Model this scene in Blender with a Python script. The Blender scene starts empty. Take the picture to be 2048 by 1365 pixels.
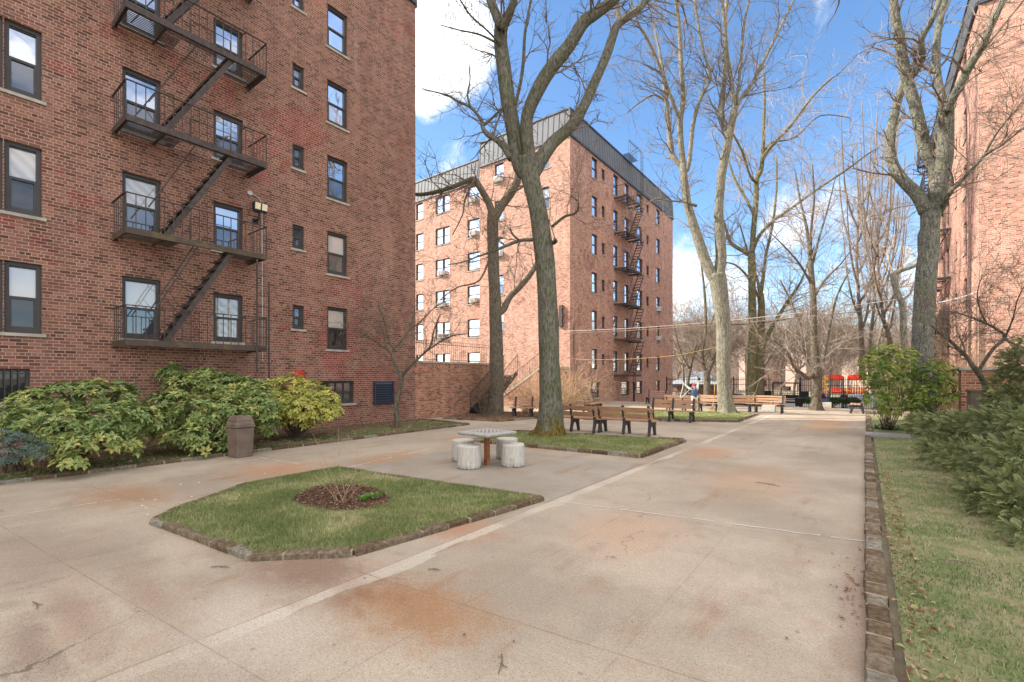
import bpy, math, random
from mathutils import Vector, Matrix, noise
V = Vector
R = math.radians
rnd = random.Random(7)
C = bpy.context.scene.collection
# ---------------------------------------------------------------- camera calibration (also used to survey positions)
CX, CY, F, H = 1024., 755., 933., 1.8
YAW = math.atan2(706, 933)
SN, CS = math.sin(YAW), math.cos(YAW)
def W(px, py, t):
    u = (px-CX)/F
    return V((t*(-SN+CS*u), t*(CS+SN*u), H+t*(CY-py)/F))
def G(px, py, z=0.):
    return W(px, py, (H-z)*F/(py-CY))
def FX(px, py, X):
    return W(px, py, X/(-SN+CS*(px-CX)/F))
def FY(px, py, Y):
    return W(px, py, Y/(CS+SN*(px-CX)/F))
# ---------------------------------------------------------------- mesh builder
class MB:
    def __init__(s):
        s.v = []; s.f = []; s.m = []; s.c = []
    def face(s, pts, mi=0, c=.5):
        n = len(s.v); s.v += [tuple(p) for p in pts]; s.f.append(tuple(range(n, n+len(pts)))); s.m.append(mi); s.c.append(c)
    def idx(s, pts, faces, mi=0, c=.5):
        n = len(s.v); s.v += [tuple(p) for p in pts]
        for f in faces:
            s.f.append(tuple(i+n for i in f)); s.m.append(mi); s.c.append(c)
    def hexa(s, p, mi=0, c=.5):   # p: 8 corners, bottom ring then top ring
        s.idx(p, [(3,2,1,0),(4,5,6,7),(0,1,5,4),(1,2,6,5),(2,3,7,6),(3,0,4,7)], mi, c)
    def box(s, a, b, mi=0, c=.5):
        x0,y0,z0 = a; x1,y1,z1 = b
        s.hexa([(x0,y0,z0),(x1,y0,z0),(x1,y1,z0),(x0,y1,z0),(x0,y0,z1),(x1,y0,z1),(x1,y1,z1),(x0,y1,z1)], mi, c)
    def fbox(s, f, u0, u1, d0, d1, z0, z1, mi=0, c=.5):
        s.hexa([f(u0,d0,z0),f(u1,d0,z0),f(u1,d1,z0),f(u0,d1,z0),f(u0,d0,z1),f(u1,d0,z1),f(u1,d1,z1),f(u0,d1,z1)], mi, c)
    def bar(s, a, b, w, h, up=(0,0,1), mi=0, c=.5):
        a = V(a); b = V(b); d = (b-a).normalized(); up = V(up)
        if abs(d.dot(up)) > .99: up = V((1,0,0))
        x = d.cross(up).normalized(); y = x.cross(d).normalized()
        x *= w/2; y *= h/2
        s.hexa([a-x-y, a+x-y, b+x-y, b-x-y, a-x+y, a+x+y, b+x+y, b-x+y], mi, c)
    def tube(s, pts, rad, n=6, mi=0, c=.5, rough=0., cap=True, flare=None):
        pts = [V(p) for p in pts]
        m = len(pts); base = len(s.v); ref = V((.13,.97,.2))
        for i, p in enumerate(pts):
            d = (pts[min(i+1,m-1)]-pts[max(i-1,0)])
            if d.length < 1e-9: d = V((0,0,1))
            d.normalize()
            x = (ref - d*ref.dot(d))
            if x.length < 1e-3: x = d.orthogonal()
            x.normalize(); ref = x; y = d.cross(x)
            r = rad[i] if not isinstance(rad, (int, float)) else rad
            for k in range(n):
                a = 2*math.pi*k/n
                q = r
                if rough: q *= 1+rough*noise.noise(V((math.cos(a)*1.6, math.sin(a)*1.6, p.z*.9+p.x)))*1.6
                if flare:
                    e = math.exp(-max(0., p.z-pts[0].z)/flare[0]); lb = .5+.5*math.cos(flare[2]*a+1.3*math.sin(a*2+flare[3])); q *= 1+flare[1]*e*(.25+lb**1.5)
                s.v.append(tuple(p + x*(math.cos(a)*q) + y*(math.sin(a)*q)))
        for i in range(m-1):
            for k in range(n):
                k2 = (k+1) % n
                s.f.append((base+i*n+k, base+i*n+k2, base+(i+1)*n+k2, base+(i+1)*n+k)); s.m.append(mi); s.c.append(c)
        if cap:
            s.f.append(tuple(base+k for k in range(n-1,-1,-1))); s.m.append(mi); s.c.append(c)
            s.f.append(tuple(base+(m-1)*n+k for k in range(n))); s.m.append(mi); s.c.append(c)
    def lathe(s, cen, prof, n=20, mi=0, c=.5, sx=1, sy=1, rot=0):
        cen = V(cen); base = len(s.v)
        for r, z in prof:
            for k in range(n):
                a = 2*math.pi*k/n+rot
                s.v.append((cen.x+math.cos(a)*r*sx, cen.y+math.sin(a)*r*sy, cen.z+z))
        for i in range(len(prof)-1):
            for k in range(n):
                k2 = (k+1) % n
                s.f.append((base+i*n+k, base+i*n+k2, base+(i+1)*n+k2, base+(i+1)*n+k)); s.m.append(mi); s.c.append(c)
        s.f.append(tuple(base+k for k in range(n-1,-1,-1))); s.m.append(mi); s.c.append(c)
        s.f.append(tuple(base+(len(prof)-1)*n+k for k in range(n))); s.m.append(mi); s.c.append(c)
    def build(s, name, mats, parent=None, loc=None, smooth=False, bevel=0):
        org = V((0,0,0))
        if loc is not None: org = V(loc)
        p = parent
        while p is not None:
            org = org + p.location; p = p.parent
        me = bpy.data.meshes.new(name)
        me.from_pydata([(x-org.x, y-org.y, z-org.z) for x, y, z in s.v], [], s.f)
        if not isinstance(mats, (list, tuple)): mats = [mats]
        for m in mats: me.materials.append(m)
        me.polygons.foreach_set('material_index', s.m)
        at = me.attributes.new('tint', 'FLOAT', 'FACE'); at.data.foreach_set('value', s.c)
        if smooth: me.polygons.foreach_set('use_smooth', [True]*len(s.f))
        me.update()
        o = bpy.data.objects.new(name, me); C.objects.link(o)
        if parent is not None: o.parent = parent
        elif loc is not None: o.location = loc
        if bevel:
            b = o.modifiers.new('bevel', 'BEVEL'); b.width = bevel; b.segments = 2; b.limit_method = 'ANGLE'
        return o
def tag(o, label=None, cat=None, group=None, kind=None):
    if label: o['label'] = label
    if cat: o['category'] = cat
    if group: o['group'] = group
    if kind: o['kind'] = kind
    return o
def thing(name, loc, label, cat, group=None):
    o = bpy.data.objects.new(name, None); C.objects.link(o); o.location = V(loc); o.empty_display_size = .2
    return tag(o, label, cat, group)
def copy_tree(o, parent=None):
    c = o.copy(); C.objects.link(c); c.parent = parent
    for ch in [x for x in bpy.data.objects if x.parent == o]: copy_tree(ch, c)
    return c
# ---------------------------------------------------------------- materials
class T:
    def __init__(s, name, rough=.8, spec=.3):
        s.mat = bpy.data.materials.new(name); s.mat.use_nodes = True; s.t = s.mat.node_tree
        s.t.nodes.clear()
        s.out = s.t.nodes.new('ShaderNodeOutputMaterial')
        s.b = s.n('ShaderNodeBsdfPrincipled', {'Roughness': rough, 'Specular IOR Level': spec})
        s.t.links.new(s.b.outputs[0], s.out.inputs[0])
    def n(s, typ, ins=None, **kw):
        nd = s.t.nodes.new(typ)
        for k, v in kw.items(): setattr(nd, k, v)
        for k, v in (ins or {}).items(): s.set(nd.inputs[k], v)
        return nd
    def set(s, sock, v):
        if isinstance(v, bpy.types.NodeSocket): s.t.links.new(v, sock)
        elif v is not None:
            if sock.type == 'RGBA' and len(v) == 3: v = (*v, 1)
            sock.default_value = v
    def m(s, op, a, b=None, c=None, clamp=False):
        nd = s.n('ShaderNodeMath', operation=op, use_clamp=clamp)
        for i, v in enumerate((a, b, c)):
            if v is not None: s.set(nd.inputs[i], v)
        return nd.outputs[0]
    def pos(s): return s.n('ShaderNodeNewGeometry').outputs['Position']
    def sep(s, v):
        return s.n('ShaderNodeSeparateXYZ', {0: v}).outputs
    def comb(s, x, y, z): return s.n('ShaderNodeCombineXYZ', {0: x, 1: y, 2: z}).outputs[0]
    def scale(s, v, sc):
        return s.n('ShaderNodeVectorMath', {0: v, 1: sc}, operation='MULTIPLY').outputs[0]
    def noise(s, v, sc, det=4, ro=.55, col=False, dist=0):
        nd = s.n('ShaderNodeTexNoise', {'Vector': v, 'Scale': sc, 'Detail': det, 'Roughness': ro, 'Distortion': dist})
        return nd.outputs['Color' if col else 'Fac']
    def mix(s, f, a, b, mode='MIX'):
        nd = s.n('ShaderNodeMix', data_type='RGBA', blend_type=mode)
        s.set(nd.inputs[0], f); s.set(nd.inputs[6], a); s.set(nd.inputs[7], b)
        return nd.outputs[2]
    def step(s, v, lo, hi):
        nd = s.n('ShaderNodeMapRange', {0: v, 1: lo, 2: hi, 3: 0., 4: 1.}, interpolation_type='SMOOTHSTEP')
        return nd.outputs[0]
    def ramp(s, f, stops):
        nd = s.n('ShaderNodeValToRGB', {0: f}); e = nd.color_ramp.elements
        while len(e) < len(stops): e.new(.5)
        for i, (p, c) in enumerate(stops): e[i].position = p; e[i].color = (*c, 1)
        return nd.outputs[0]
    def attr(s): return s.n('ShaderNodeAttribute', attribute_name='tint').outputs['Fac']
    def bump(s, h, st=.3, d=.02):
        s.set(s.b.inputs['Normal'], s.n('ShaderNodeBump', {'Height': h, 'Strength': st, 'Distance': d}).outputs[0])
    def col(s, c): s.set(s.b.inputs['Base Color'], c); return s
def simple(name, col, rough=.6, var=.25, sc=6., spec=.3, bump=0., metal=0.):
    t = T(name, rough, spec); p = t.pos()
    nz = t.noise(p, sc, 5)
    t.col(t.ramp(nz, [(.25, [x*(1-var) for x in col]), (.75, [min(1, x*(1+var)) for x in col])]))
    t.b.inputs['Metallic'].default_value = metal
    if bump: t.bump(t.noise(p, sc*6, 3), bump)
    return t.mat
def brick(name, c1, c2, mortar, patch=(.16,.035,.028), patchamt=.0, bw=.203, rh=.0762):
    t = T(name, .88, .2); p = t.pos(); x, y, z = t.sep(p)
    nx = t.sep(t.n('ShaderNodeNewGeometry').outputs['True Normal'])[0]
    isx = t.m('GREATER_THAN', t.m('ABSOLUTE', nx), .5)
    u = t.m('ADD', t.m('MULTIPLY', isx, y), t.m('MULTIPLY', t.m('SUBTRACT', 1., isx), x))
    vec = t.comb(u, z, 0.)
    b = t.n('ShaderNodeTexBrick', {'Vector': vec, 'Color1': (0.,0.,0.), 'Color2': (1.,1.,1.), 'Mortar': (.5,.5,.5), 'Scale': 1., 'Mortar Size': .0085,
        'Mortar Smooth': .35, 'Bias': 0., 'Brick Width': bw, 'Row Height': rh}, offset=.5, squash=.5, squash_frequency=6)
    rv = b.outputs['Color']; big = t.noise(p, .35, 5, .6); mid = t.noise(p, 2.2, 4, .6)
    col = t.ramp(rv, [(0., [k*.55 for k in c1]), (.22, c1), (.78, c2), (1., [min(1, k*1.25) for k in c2])])
    pm = t.step(t.m('ADD', t.m('MULTIPLY', big, .7), t.m('MULTIPLY', mid, .3)), .60-patchamt, .615-patchamt)
    pc = t.mix(rv, patch, [k*1.7 for k in patch])
    col = t.mix(t.m('MULTIPLY', pm, .8), col, pc)
    grime = t.noise(t.scale(p, (1.2, 1.2, .35)), 1.1, 6, .65)
    mort = t.mix(t.step(grime, .3, .7), [k*.62 for k in mortar], mortar)
    col = t.mix(b.outputs['Fac'], col, mort)
    col = t.mix(t.m('MULTIPLY', t.step(grime, .55, .75), .5), col, [k*1.5 for k in c2])      # efflorescence
    col = t.mix(t.m('MULTIPLY', t.step(mid, .5, .8), .35), col, (.05,.035,.03))
    run = t.noise(t.scale(p, (3.5, 3.5, .22)), 1., 5, .6); run = t.m('MULTIPLY', t.step(run, .54, .72), t.step(t.noise(p, .5, 3), .4, .6))
    col = t.mix(t.m('MULTIPLY', run, .14), col, [min(1,k*1.2) for k in mortar])
    rust = t.step(t.noise(t.scale(p, (.9, .9, .5)), .8, 4), .62, .72)
    col = t.mix(t.m('MULTIPLY', rust, t.m('MULTIPLY', t.m('LESS_THAN', z, 3.2), .45)), col, (.36,.11,.03))
    t.col(col); t.bump(t.m('SUBTRACT', 1., b.outputs['Fac']), .5, .008)
    return t.mat
M = {}
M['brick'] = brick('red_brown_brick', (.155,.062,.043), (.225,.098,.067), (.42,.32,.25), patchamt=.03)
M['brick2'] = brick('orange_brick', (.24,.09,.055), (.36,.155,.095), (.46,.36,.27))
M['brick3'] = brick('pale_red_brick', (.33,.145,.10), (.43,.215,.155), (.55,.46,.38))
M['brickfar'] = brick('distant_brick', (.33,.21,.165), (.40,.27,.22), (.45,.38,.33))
M['iron'] = simple('weathered_iron', (.06,.045,.04), .65, .45, 9, bump=.1)
t = T('mossy_iron', .7); p = t.pos()
t.col(t.mix(t.step(t.noise(p, 3.5, 5), .5, .68), (.07,.048,.038), (.10,.08,.035))); M['iron_moss'] = t.mat
M['frame'] = simple('dark_bronze_frame', (.045,.04,.038), .45, .15, 3)
M['sill'] = simple('stone_sill', (.35,.31,.26), .85, .3, 5, bump=.2)
M['black'] = simple('black_steel', (.015,.015,.018), .5, .2, 5)
M['seam'] = simple('standing_seam_metal', (.12,.125,.135), .65, .15, .8)
M['seamdark'] = simple('parapet_flashing', (.05,.06,.08), .5, .2, 2)
M['roofing'] = simple('flat_roofing', (.1,.1,.1), .9, .2, 1)
M['ac'] = simple('painted_air_conditioner', (.62,.6,.56), .5, .12, 5)
M['acgrill'] = simple('air_conditioner_grille', (.16,.16,.16), .6, .2, 30)
def glass(name, base, refl, rough=.015, curtain=None):
    t = T(name, .6, .2); p = t.pos(); z = t.sep(p)[2]
    if curtain:
        w = t.n('ShaderNodeTexWave', {'Vector': p, 'Scale': curtain[1], 'Distortion': curtain[2], 'Detail': 2.}, bands_direction=curtain[0]).outputs['Fac']
        c = t.mix(w, [k*.72 for k in base], base)
    else:
        c = t.mix(t.noise(p, 3.5, 3), [k*.3 for k in base], base)
    t.col(c)
    lw = t.n('ShaderNodeFresnel', {'IOR': 1.5}).outputs[0]
    fac = t.m('ADD', t.m('MULTIPLY', lw, .9), refl, clamp=True)
    gl = t.n('ShaderNodeBsdfGlossy', {'Color': (.9,.93,1.), 'Roughness': rough})
    wob = t.n('ShaderNodeBump', {'Height': t.noise(p, 1.3, 2), 'Strength': .06, 'Distance': .05}).outputs[0]
    t.set(gl.inputs['Normal'], wob)
    mx = t.n('ShaderNodeMixShader', {0: fac, 1: t.b.outputs[0], 2: gl.outputs[0]})
    t.t.links.new(mx.outputs[0], t.out.inputs[0])
    return t.mat
M['g_sky'] = glass('clear_window_glass', (.04,.05,.07), .42)
M['g_mid'] = glass('screened_window_glass', (.05,.055,.065), .09, .05)
M['g_dark'] = glass('dark_window_glass', (.02,.022,.025), .02)
M['g_blind'] = glass('window_glass_over_blind', (.46,.44,.41), .1, .03, ('Z', 14., .3))
M['g_curt'] = glass('window_glass_over_curtain', (.4,.38,.35), .08, .03, ('DIAGONAL', 2.2, 3.))
GL_UP = ['g_sky','g_sky','g_blind','g_curt','g_sky','g_blind']; GL_LO = ['g_mid','g_mid','g_dark','g_mid','g_curt','g_dark']
def bark(name, c1, c2, moss=None, mh=.8, lichen=None):
    t = T(name, .92, .15); p = t.pos()
    a = t.scale(p, (1., 1., .24)); f = t.noise(a, 22., 7, .68, dist=.9); g = t.noise(p, 2.4, 4)
    col = t.mix(t.step(f, .36, .62), [k*.35 for k in c1], c1); col = t.mix(t.step(g, .4, .7), col, t.mix(t.step(f, .36, .62), [k*.4 for k in c2], c2))
    if lichen: col = t.mix(t.m('MULTIPLY', t.step(t.noise(p, 26., 3), .6, .66), .75), col, lichen)
    if moss:
        z = t.sep(p)[2]; k = t.m('ADD', z, t.m('MULTIPLY', t.noise(p, 2.5, 4), 1.1))
        col = t.mix(t.m('SUBTRACT', 1., t.step(k, mh, mh+.45)), col, t.mix(t.step(f, .4, .6), [q*.3 for q in moss], moss))
    t.col(col); t.bump(f, 1., .06); return t.mat
M['bark1'] = bark('furrowed_grey_bark', (.205,.19,.15), (.155,.165,.10), moss=(.2,.14,.03), mh=.75)
M['bark2'] = bark('grey_brown_bark', (.17,.145,.11), (.21,.17,.12))
M['bark3'] = bark('pale_flaking_bark', (.30,.27,.21), (.23,.215,.15), lichen=(.42,.39,.3))
M['bark4'] = bark('greenish_bark', (.24,.21,.13), (.17,.18,.07))
M['bark8'] = bark('lichen_spotted_bark', (.22,.205,.17), (.17,.175,.12), lichen=(.42,.42,.34))
M['barktan'] = bark('tan_young_bark', (.29,.235,.18), (.23,.19,.145))
M['twig'] = simple('brown_twigs', (.15,.115,.085), .9, .3, 4)
M['twigpale'] = simple('pale_twigs', (.27,.215,.17), .9, .3, 4)
M['twigtan'] = simple('tan_twigs', (.42,.28,.165), .85, .4, 6)
def leafmat(name, stops, rough=.4, speck=None, tr=.25):
    t = T(name, rough, .4); p = t.pos()
    col = t.ramp(t.attr(), stops)
    if speck: col = t.mix(t.m('MULTIPLY', t.step(t.noise(p, 45., 2), .5, .6), .7), col, speck)
    t.col(col)
    tl = t.n('ShaderNodeBsdfTranslucent', {'Color': col})
    mx = t.n('ShaderNodeMixShader', {0: tr, 1: t.b.outputs[0], 2: tl.outputs[0]})
    t.t.links.new(mx.outputs[0], t.out.inputs[0]); return t.mat
M['aucuba'] = leafmat('spotted_laurel_leaf', [(0.,(.055,.11,.03)), (.5,(.13,.21,.055)), (.8,(.33,.36,.1)), (1.,(.56,.48,.14))], .35, (.42,.43,.17))
M['aucubay'] = leafmat('yellow_spotted_laurel_leaf', [(0.,(.14,.2,.04)), (.35,(.33,.36,.07)), (.7,(.5,.45,.1)), (1.,(.66,.54,.13))], .35, (.6,.54,.18))
M['bluish'] = leafmat('bluish_leaf', [(0.,(.07,.11,.085)), (1.,(.2,.25,.21))], .4)
M['cypress'] = leafmat('cypress_spray', [(0.,(.08,.10,.035)), (.5,(.185,.21,.08)), (.85,(.34,.34,.15)), (1.,(.4,.3,.15))], .6)
M['box'] = leafmat('small_green_leaf', [(0.,(.05,.10,.015)), (.45,(.16,.24,.035)), (.75,(.36,.38,.07)), (1.,(.62,.5,.22))], .4)
M['laurel'] = leafmat('dark_green_leaf', [(0.,(.03,.09,.02)), (1.,(.16,.3,.05))], .35)
M['hedge'] = leafmat('clipped_hedge_leaf', [(0.,(.02,.05,.015)), (1.,(.07,.15,.03))], .5)
M['strap'] = leafmat('strap_leaf', [(0.,(.06,.14,.05)), (1.,(.2,.33,.14))], .4)
M['grass'] = leafmat('grass_blades', [(0.,(.12,.155,.05)), (.5,(.2,.245,.075)), (.75,(.35,.34,.16)), (1.,(.55,.48,.3))], .6)
M['grassdry'] = leafmat('dry_grass_blades', [(0.,(.10,.17,.05)), (.5,(.19,.25,.085)), (.8,(.42,.36,.2)), (1.,(.55,.45,.3))], .6)
M['litter'] = leafmat('fallen_leaf', [(0.,(.12,.05,.025)), (.5,(.34,.17,.08)), (.85,(.45,.35,.2)), (1.,(.3,.31,.12))], .7)
def soil(name, a, b, sc=7.):
    t = T(name, .95, .1); p = t.pos()
    t.col(t.mix(t.step(t.noise(p, sc, 8, .7), .35, .65), a, b)); t.bump(t.noise(p, sc*6, 5, .7), .8, .03); return t.mat
M['lawn'] = soil('lawn_soil', (.15,.17,.06), (.3,.26,.14), 3.)
M['lawnr'] = soil('thin_lawn_soil', (.13,.155,.06), (.27,.225,.14), 2.5)
M['chips'] = leafmat('bark_chip', [(0.,(.05,.025,.015)), (.7,(.17,.09,.055)), (.95,(.34,.24,.16)), (1.,(.4,.3,.2))], .8)
M['mulch'] = soil('brown_mulch', (.07,.04,.025), (.26,.15,.1), 26.)
M['bed'] = soil('bare_bed_soil', (.06,.045,.03), (.2,.15,.09), 5.)
M['earth'] = soil('far_ground', (.2,.16,.11), (.3,.26,.18), 1.5)
M['asphalt'] = soil('asphalt', (.05,.05,.052), (.09,.09,.09), 3.)
def paving(name, a, b, joints_y, joints_x, stains, gray=0., pale=None):
    t = T(name, .82, .3); p = t.pos(); x, y, z = t.sep(p)
    fl = t.comb(x, y, 0.)
    big = t.noise(fl, .45, 6, .6); mid = t.noise(fl, 2.3, 6, .65); fine = t.noise(fl, 85., 3, .7); gr = t.noise(fl, 30., 3, .7)
    col = t.mix(t.step(big, .35, .65), a, b)
    col = t.mix(t.m('MULTIPLY', t.step(mid, .5, .72), .35), col, (.33,.19,.115))
    streak = t.noise(t.scale(fl, (1.8, .35, 1.)), 1.3, 6, .65)
    col = t.mix(t.m('MULTIPLY', t.step(streak, .55, .72), .55), col, (.27,.145,.08))
    col = t.mix(t.m('MULTIPLY', t.step(t.noise(fl, 1.1, 5, .6, dist=.6), .58, .72), .3), col, (.2,.17,.145))
    cell = t.comb(t.m('FLOOR', t.m('DIVIDE', t.m('ADD', x, 3.64), 1.2)), t.m('FLOOR', t.m('DIVIDE', t.m('SUBTRACT', y, 2.6), 3.2)), 0.)
    wn = t.n('ShaderNodeTexWhiteNoise', {'Vector': cell}).outputs['Value']
    col = t.mix(t.m('MULTIPLY', wn, .45), col, t.mix(1., col, (.84,.83,.81), 'MULTIPLY'))
    wx = t.m('ADD', t.m('SUBTRACT', mid, .5), t.m('MULTIPLY', t.m('SUBTRACT', t.noise(fl, 9., 6, .7), .5), .5))
    for (sx, sy, rx, ry, cc, am) in stains:
        dx = t.m('DIVIDE', t.m('SUBTRACT', x, sx), rx); dy = t.m('DIVIDE', t.m('SUBTRACT', y, sy), ry)
        d = t.m('ADD', t.m('SQRT', t.m('ADD', t.m('MULTIPLY', dx, dx), t.m('MULTIPLY', dy, dy))), t.m('MULTIPLY', wx, 1.6))
        col = t.mix(t.m('MULTIPLY', t.m('SUBTRACT', 1., t.step(d, .1, 1.)), am), col, cc)
    if pale:
        w = t.m('ADD', x, t.m('MULTIPLY', t.m('SUBTRACT', streak, .5), .5))
        k = t.m('MULTIPLY', t.m('LESS_THAN', w, pale[1]), t.m('GREATER_THAN', x, pale[0]))
        k = t.m('MULTIPLY', k, t.m('SUBTRACT', 1., t.m('MULTIPLY', t.step(mid, .5, .75), .35)))
        k = t.m('MULTIPLY', k, t.m('ADD', .35, t.m('MULTIPLY', t.step(t.noise(t.comb(0.,y,0.), .45, 3), .42, .56), .65)))
        col = t.mix(t.m('MULTIPLY', k, .6), col, (.56,.5,.42))
    col = t.mix(t.step(gr, .3, .7), t.mix(1., col, (.86,.86,.86), 'MULTIPLY'), col)
    col = t.mix(t.step(fine, .55, .62), col, t.mix(1., col, (.55,.53,.5), 'MULTIPLY'))
    col = t.mix(t.step(t.noise(fl, 60., 2, .6), .64, .7), col, t.mix(1., col, (1.3,1.28,1.24), 'MULTIPLY'))
    vo = t.n('ShaderNodeTexVoronoi', {'Vector': t.n('ShaderNodeVectorMath', {0: fl, 1: t.scale(t.noise(fl, 1.7, 5, .6, col=True), (.9,.9,0.))}, operation='ADD').outputs[0], 'Scale': .33}, feature='DISTANCE_TO_EDGE').outputs['Distance']
    ck = t.m('MULTIPLY', t.m('LESS_THAN', vo, .0016), t.step(t.noise(fl, .5, 2), .54, .58))
    col = t.mix(t.m('MULTIPLY', ck, .7), col, (.1,.075,.06))
    gum = t.n('ShaderNodeTexVoronoi', {'Vector': fl, 'Scale': 3.1, 'Randomness': 1.}).outputs
    gm = t.m('MULTIPLY', t.m('LESS_THAN', gum['Distance'], .055), t.m('GREATER_THAN', t.sep(gum['Color'])[0], .72))
    col = t.mix(t.m('MULTIPLY', gm, .45), col, (.14,.11,.09))
    js = None; wob = t.m('MULTIPLY', t.m('SUBTRACT', t.noise(fl, 6., 3), .5), .012)
    ys = t.m('SUBTRACT', y, t.m('MULTIPLY', t.m('ADD', x, 3.64), .10))
    for src, lst in ((x, joints_x), (ys, joints_y)):
        for (cst, w) in lst:
            k = t.m('LESS_THAN', t.m('ABSOLUTE', t.m('ADD', t.m('SUBTRACT', src, cst), wob)), w)
            js = k if js is None else t.m('MAXIMUM', js, k)
    if js is not None: col = t.mix(t.m('MULTIPLY', js, t.m('ADD', .2, t.m('MULTIPLY', t.step(mid, .35, .65), .4))), col, (.2,.13,.09))
    t.col(col)
    hh = t.m('SUBTRACT', t.m('MULTIPLY', gr, .25), js if js is not None else 0.)
    t.bump(hh, .4, .006); return t.mat
RU = (.32,.17,.08); BR = (.2,.11,.07); GY = (.46,.42,.38)
st = []
for (px, py, rx, ry, cc, am) in [(830,1215,1.,.7,RU,.8),(760,1190,.5,.35,RU,.5),(930,1235,.5,.4,RU,.4),(250,990,1.3,.9,RU,.7),(620,1135,1.5,.7,BR,.75),(560,940,1.4,1.3,(.4,.19,.08),.6),(790,920,1.2,1.3,(.4,.19,.08),.55),
    (430,1060,1.2,.5,(.3,.14,.08),.6),(900,1050,1.0,.7,(.38,.18,.1),.7),(1420,905,.8,1.6,(.42,.2,.1),.6),(1500,960,1.1,2.2,(.42,.24,.13),.45),(1650,850,1.0,4.,(.5,.27,.12),.6),
    (150,1230,1.2,.25,(.25,.15,.11),.55),(300,1190,1.3,.22,(.25,.15,.11),.5),(60,1290,.9,.2,(.2,.13,.1),.6),(60,1120,1.6,.8,(.26,.19,.15),.5),(420,1300,.9,.7,(.3,.23,.18),.35),(350,1100,1.2,.35,(.5,.42,.33),.5),(1350,1120,1.5,1.4,(.56,.46,.36),.4),(500,1250,1.2,.6,(.54,.47,.4),.4),
    (1100,895,.9,.9,(.42,.23,.1),.6),(950,880,1.6,1.,(.42,.2,.1),.5),(1250,1060,.9,1.2,(.46,.27,.17),.5),(1720,1200,.25,3.,(.25,.17,.13),.6)]:
    g = G(px, py); st.append((g.x, g.y, rx, ry, cc, am))
M['paving'] = paving('stained_concrete', (.325,.27,.207), (.435,.365,.282), [(1.24,.006),(2.6,.008),(5.8,.008),(9.2,.01),(12.6,.012),(16.,.014),(19.5,.02),(23.,.02),(27.,.03)],
    [(-3.64,.009),(-2.53,.005),(-1.27,.003),(-5.3,.003),(-8.1,.008),(-9.7,.004)], st, pale=(-3.64,-3.46))
M['pad'] = paving('grey_concrete', (.29,.25,.20), (.37,.325,.265), [(7.35,.01)], [(-5.9,.008)], [], pale=None)
M['kerbstone'] = None
t = T('brown_edging_stone', .9, .15); p = t.pos()
c0 = t.ramp(t.attr(), [(0.,(.13,.085,.055)), (.4,(.2,.14,.09)), (.75,(.27,.21,.15)), (1.,(.34,.31,.26))])
t.col(t.mix(t.step(t.noise(p, 22., 5, .7), .38, .68), t.mix(1., c0, (.5,.5,.46), 'MULTIPLY'), c0)); t.bump(t.noise(p, 22., 6, .7), 1., .03); M['kerbstone'] = t.mat
M['mortar'] = simple('edging_mortar', (.27,.215,.15), .9, .35, 9, bump=.3)
M['wood'] = None
def wood(name, a, b):
    t = T(name, .55, .35); p = t.pos(); oc = t.n('ShaderNodeTexCoord').outputs['Object']
    f = t.noise(t.scale(oc, (1., 14., 14.)), 3., 6, .6)
    t.col(t.mix(t.step(f, .35, .65), a, b)); t.bump(f, .15, .005); return t.mat
M['wood'] = wood('brown_bench_slats', (.30,.16,.09), (.41,.235,.135))
M['woodp'] = wood('pinkish_bench_slats', (.33,.17,.125), (.42,.24,.18))
M['cast'] = simple('black_bench_casting', (.035,.035,.04), .55, .2, 6, bump=.1)
t = T('cast_concrete_stool', .9, .2); p = t.pos()
s1 = t.noise(t.scale(p, (9., 9., 1.6)), 3.2, 8, .75)
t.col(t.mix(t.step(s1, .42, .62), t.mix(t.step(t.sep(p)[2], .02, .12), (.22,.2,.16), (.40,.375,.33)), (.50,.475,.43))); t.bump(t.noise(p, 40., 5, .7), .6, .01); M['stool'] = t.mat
M['slab'] = simple('concrete_table_slab', (.33,.32,.3), .7, .25, 12, bump=.3)
M['slabdark'] = simple('inlaid_dark_squares', (.09,.10,.13), .6, .2, 8)
M['slablight'] = simple('inlaid_pale_squares', (.43,.42,.4), .6, .12, 8)
M['rustpost'] = simple('rusted_steel_post', (.27,.11,.05), .75, .5, 9, bump=.3)
M['bin'] = simple('brown_plastic_bin', (.15,.11,.085), .6, .3, 4, bump=.15)
M['red'] = simple('red_enamel', (.42,.025,.025), .45, .15, 4)
M['white'] = simple('white_paint', (.7,.7,.68), .5, .08, 4)
M['lens'] = simple('lamp_lens', (.7,.62,.42), .3, .1, 20)
M['conduit'] = simple('grey_conduit', (.45,.43,.42), .5, .15, 4)
M['louver'] = simple('dark_blue_louvre', (.035,.045,.07), .5, .2, 4)
M['yellow'] = simple('yellow_paint', (.75,.45,.03), .5, .1, 4)
M['orange'] = simple('orange_rope', (.6,.36,.12), .6, .1, 4)
M['pred'] = simple('red_playground_plastic', (.75,.06,.03), .4, .1, 2)
M['pblue'] = simple('blue_playground_post', (.12,.2,.3), .5, .1, 2)
M['shingle'] = simple('grey_shingles', (.33,.35,.37), .8, .25, 3)
M['copper'] = simple('brown_cable', (.24,.15,.11), .6, .2, 3)
M['cable'] = simple('pale_cable', (.6,.55,.5), .6, .2, 3)
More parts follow.
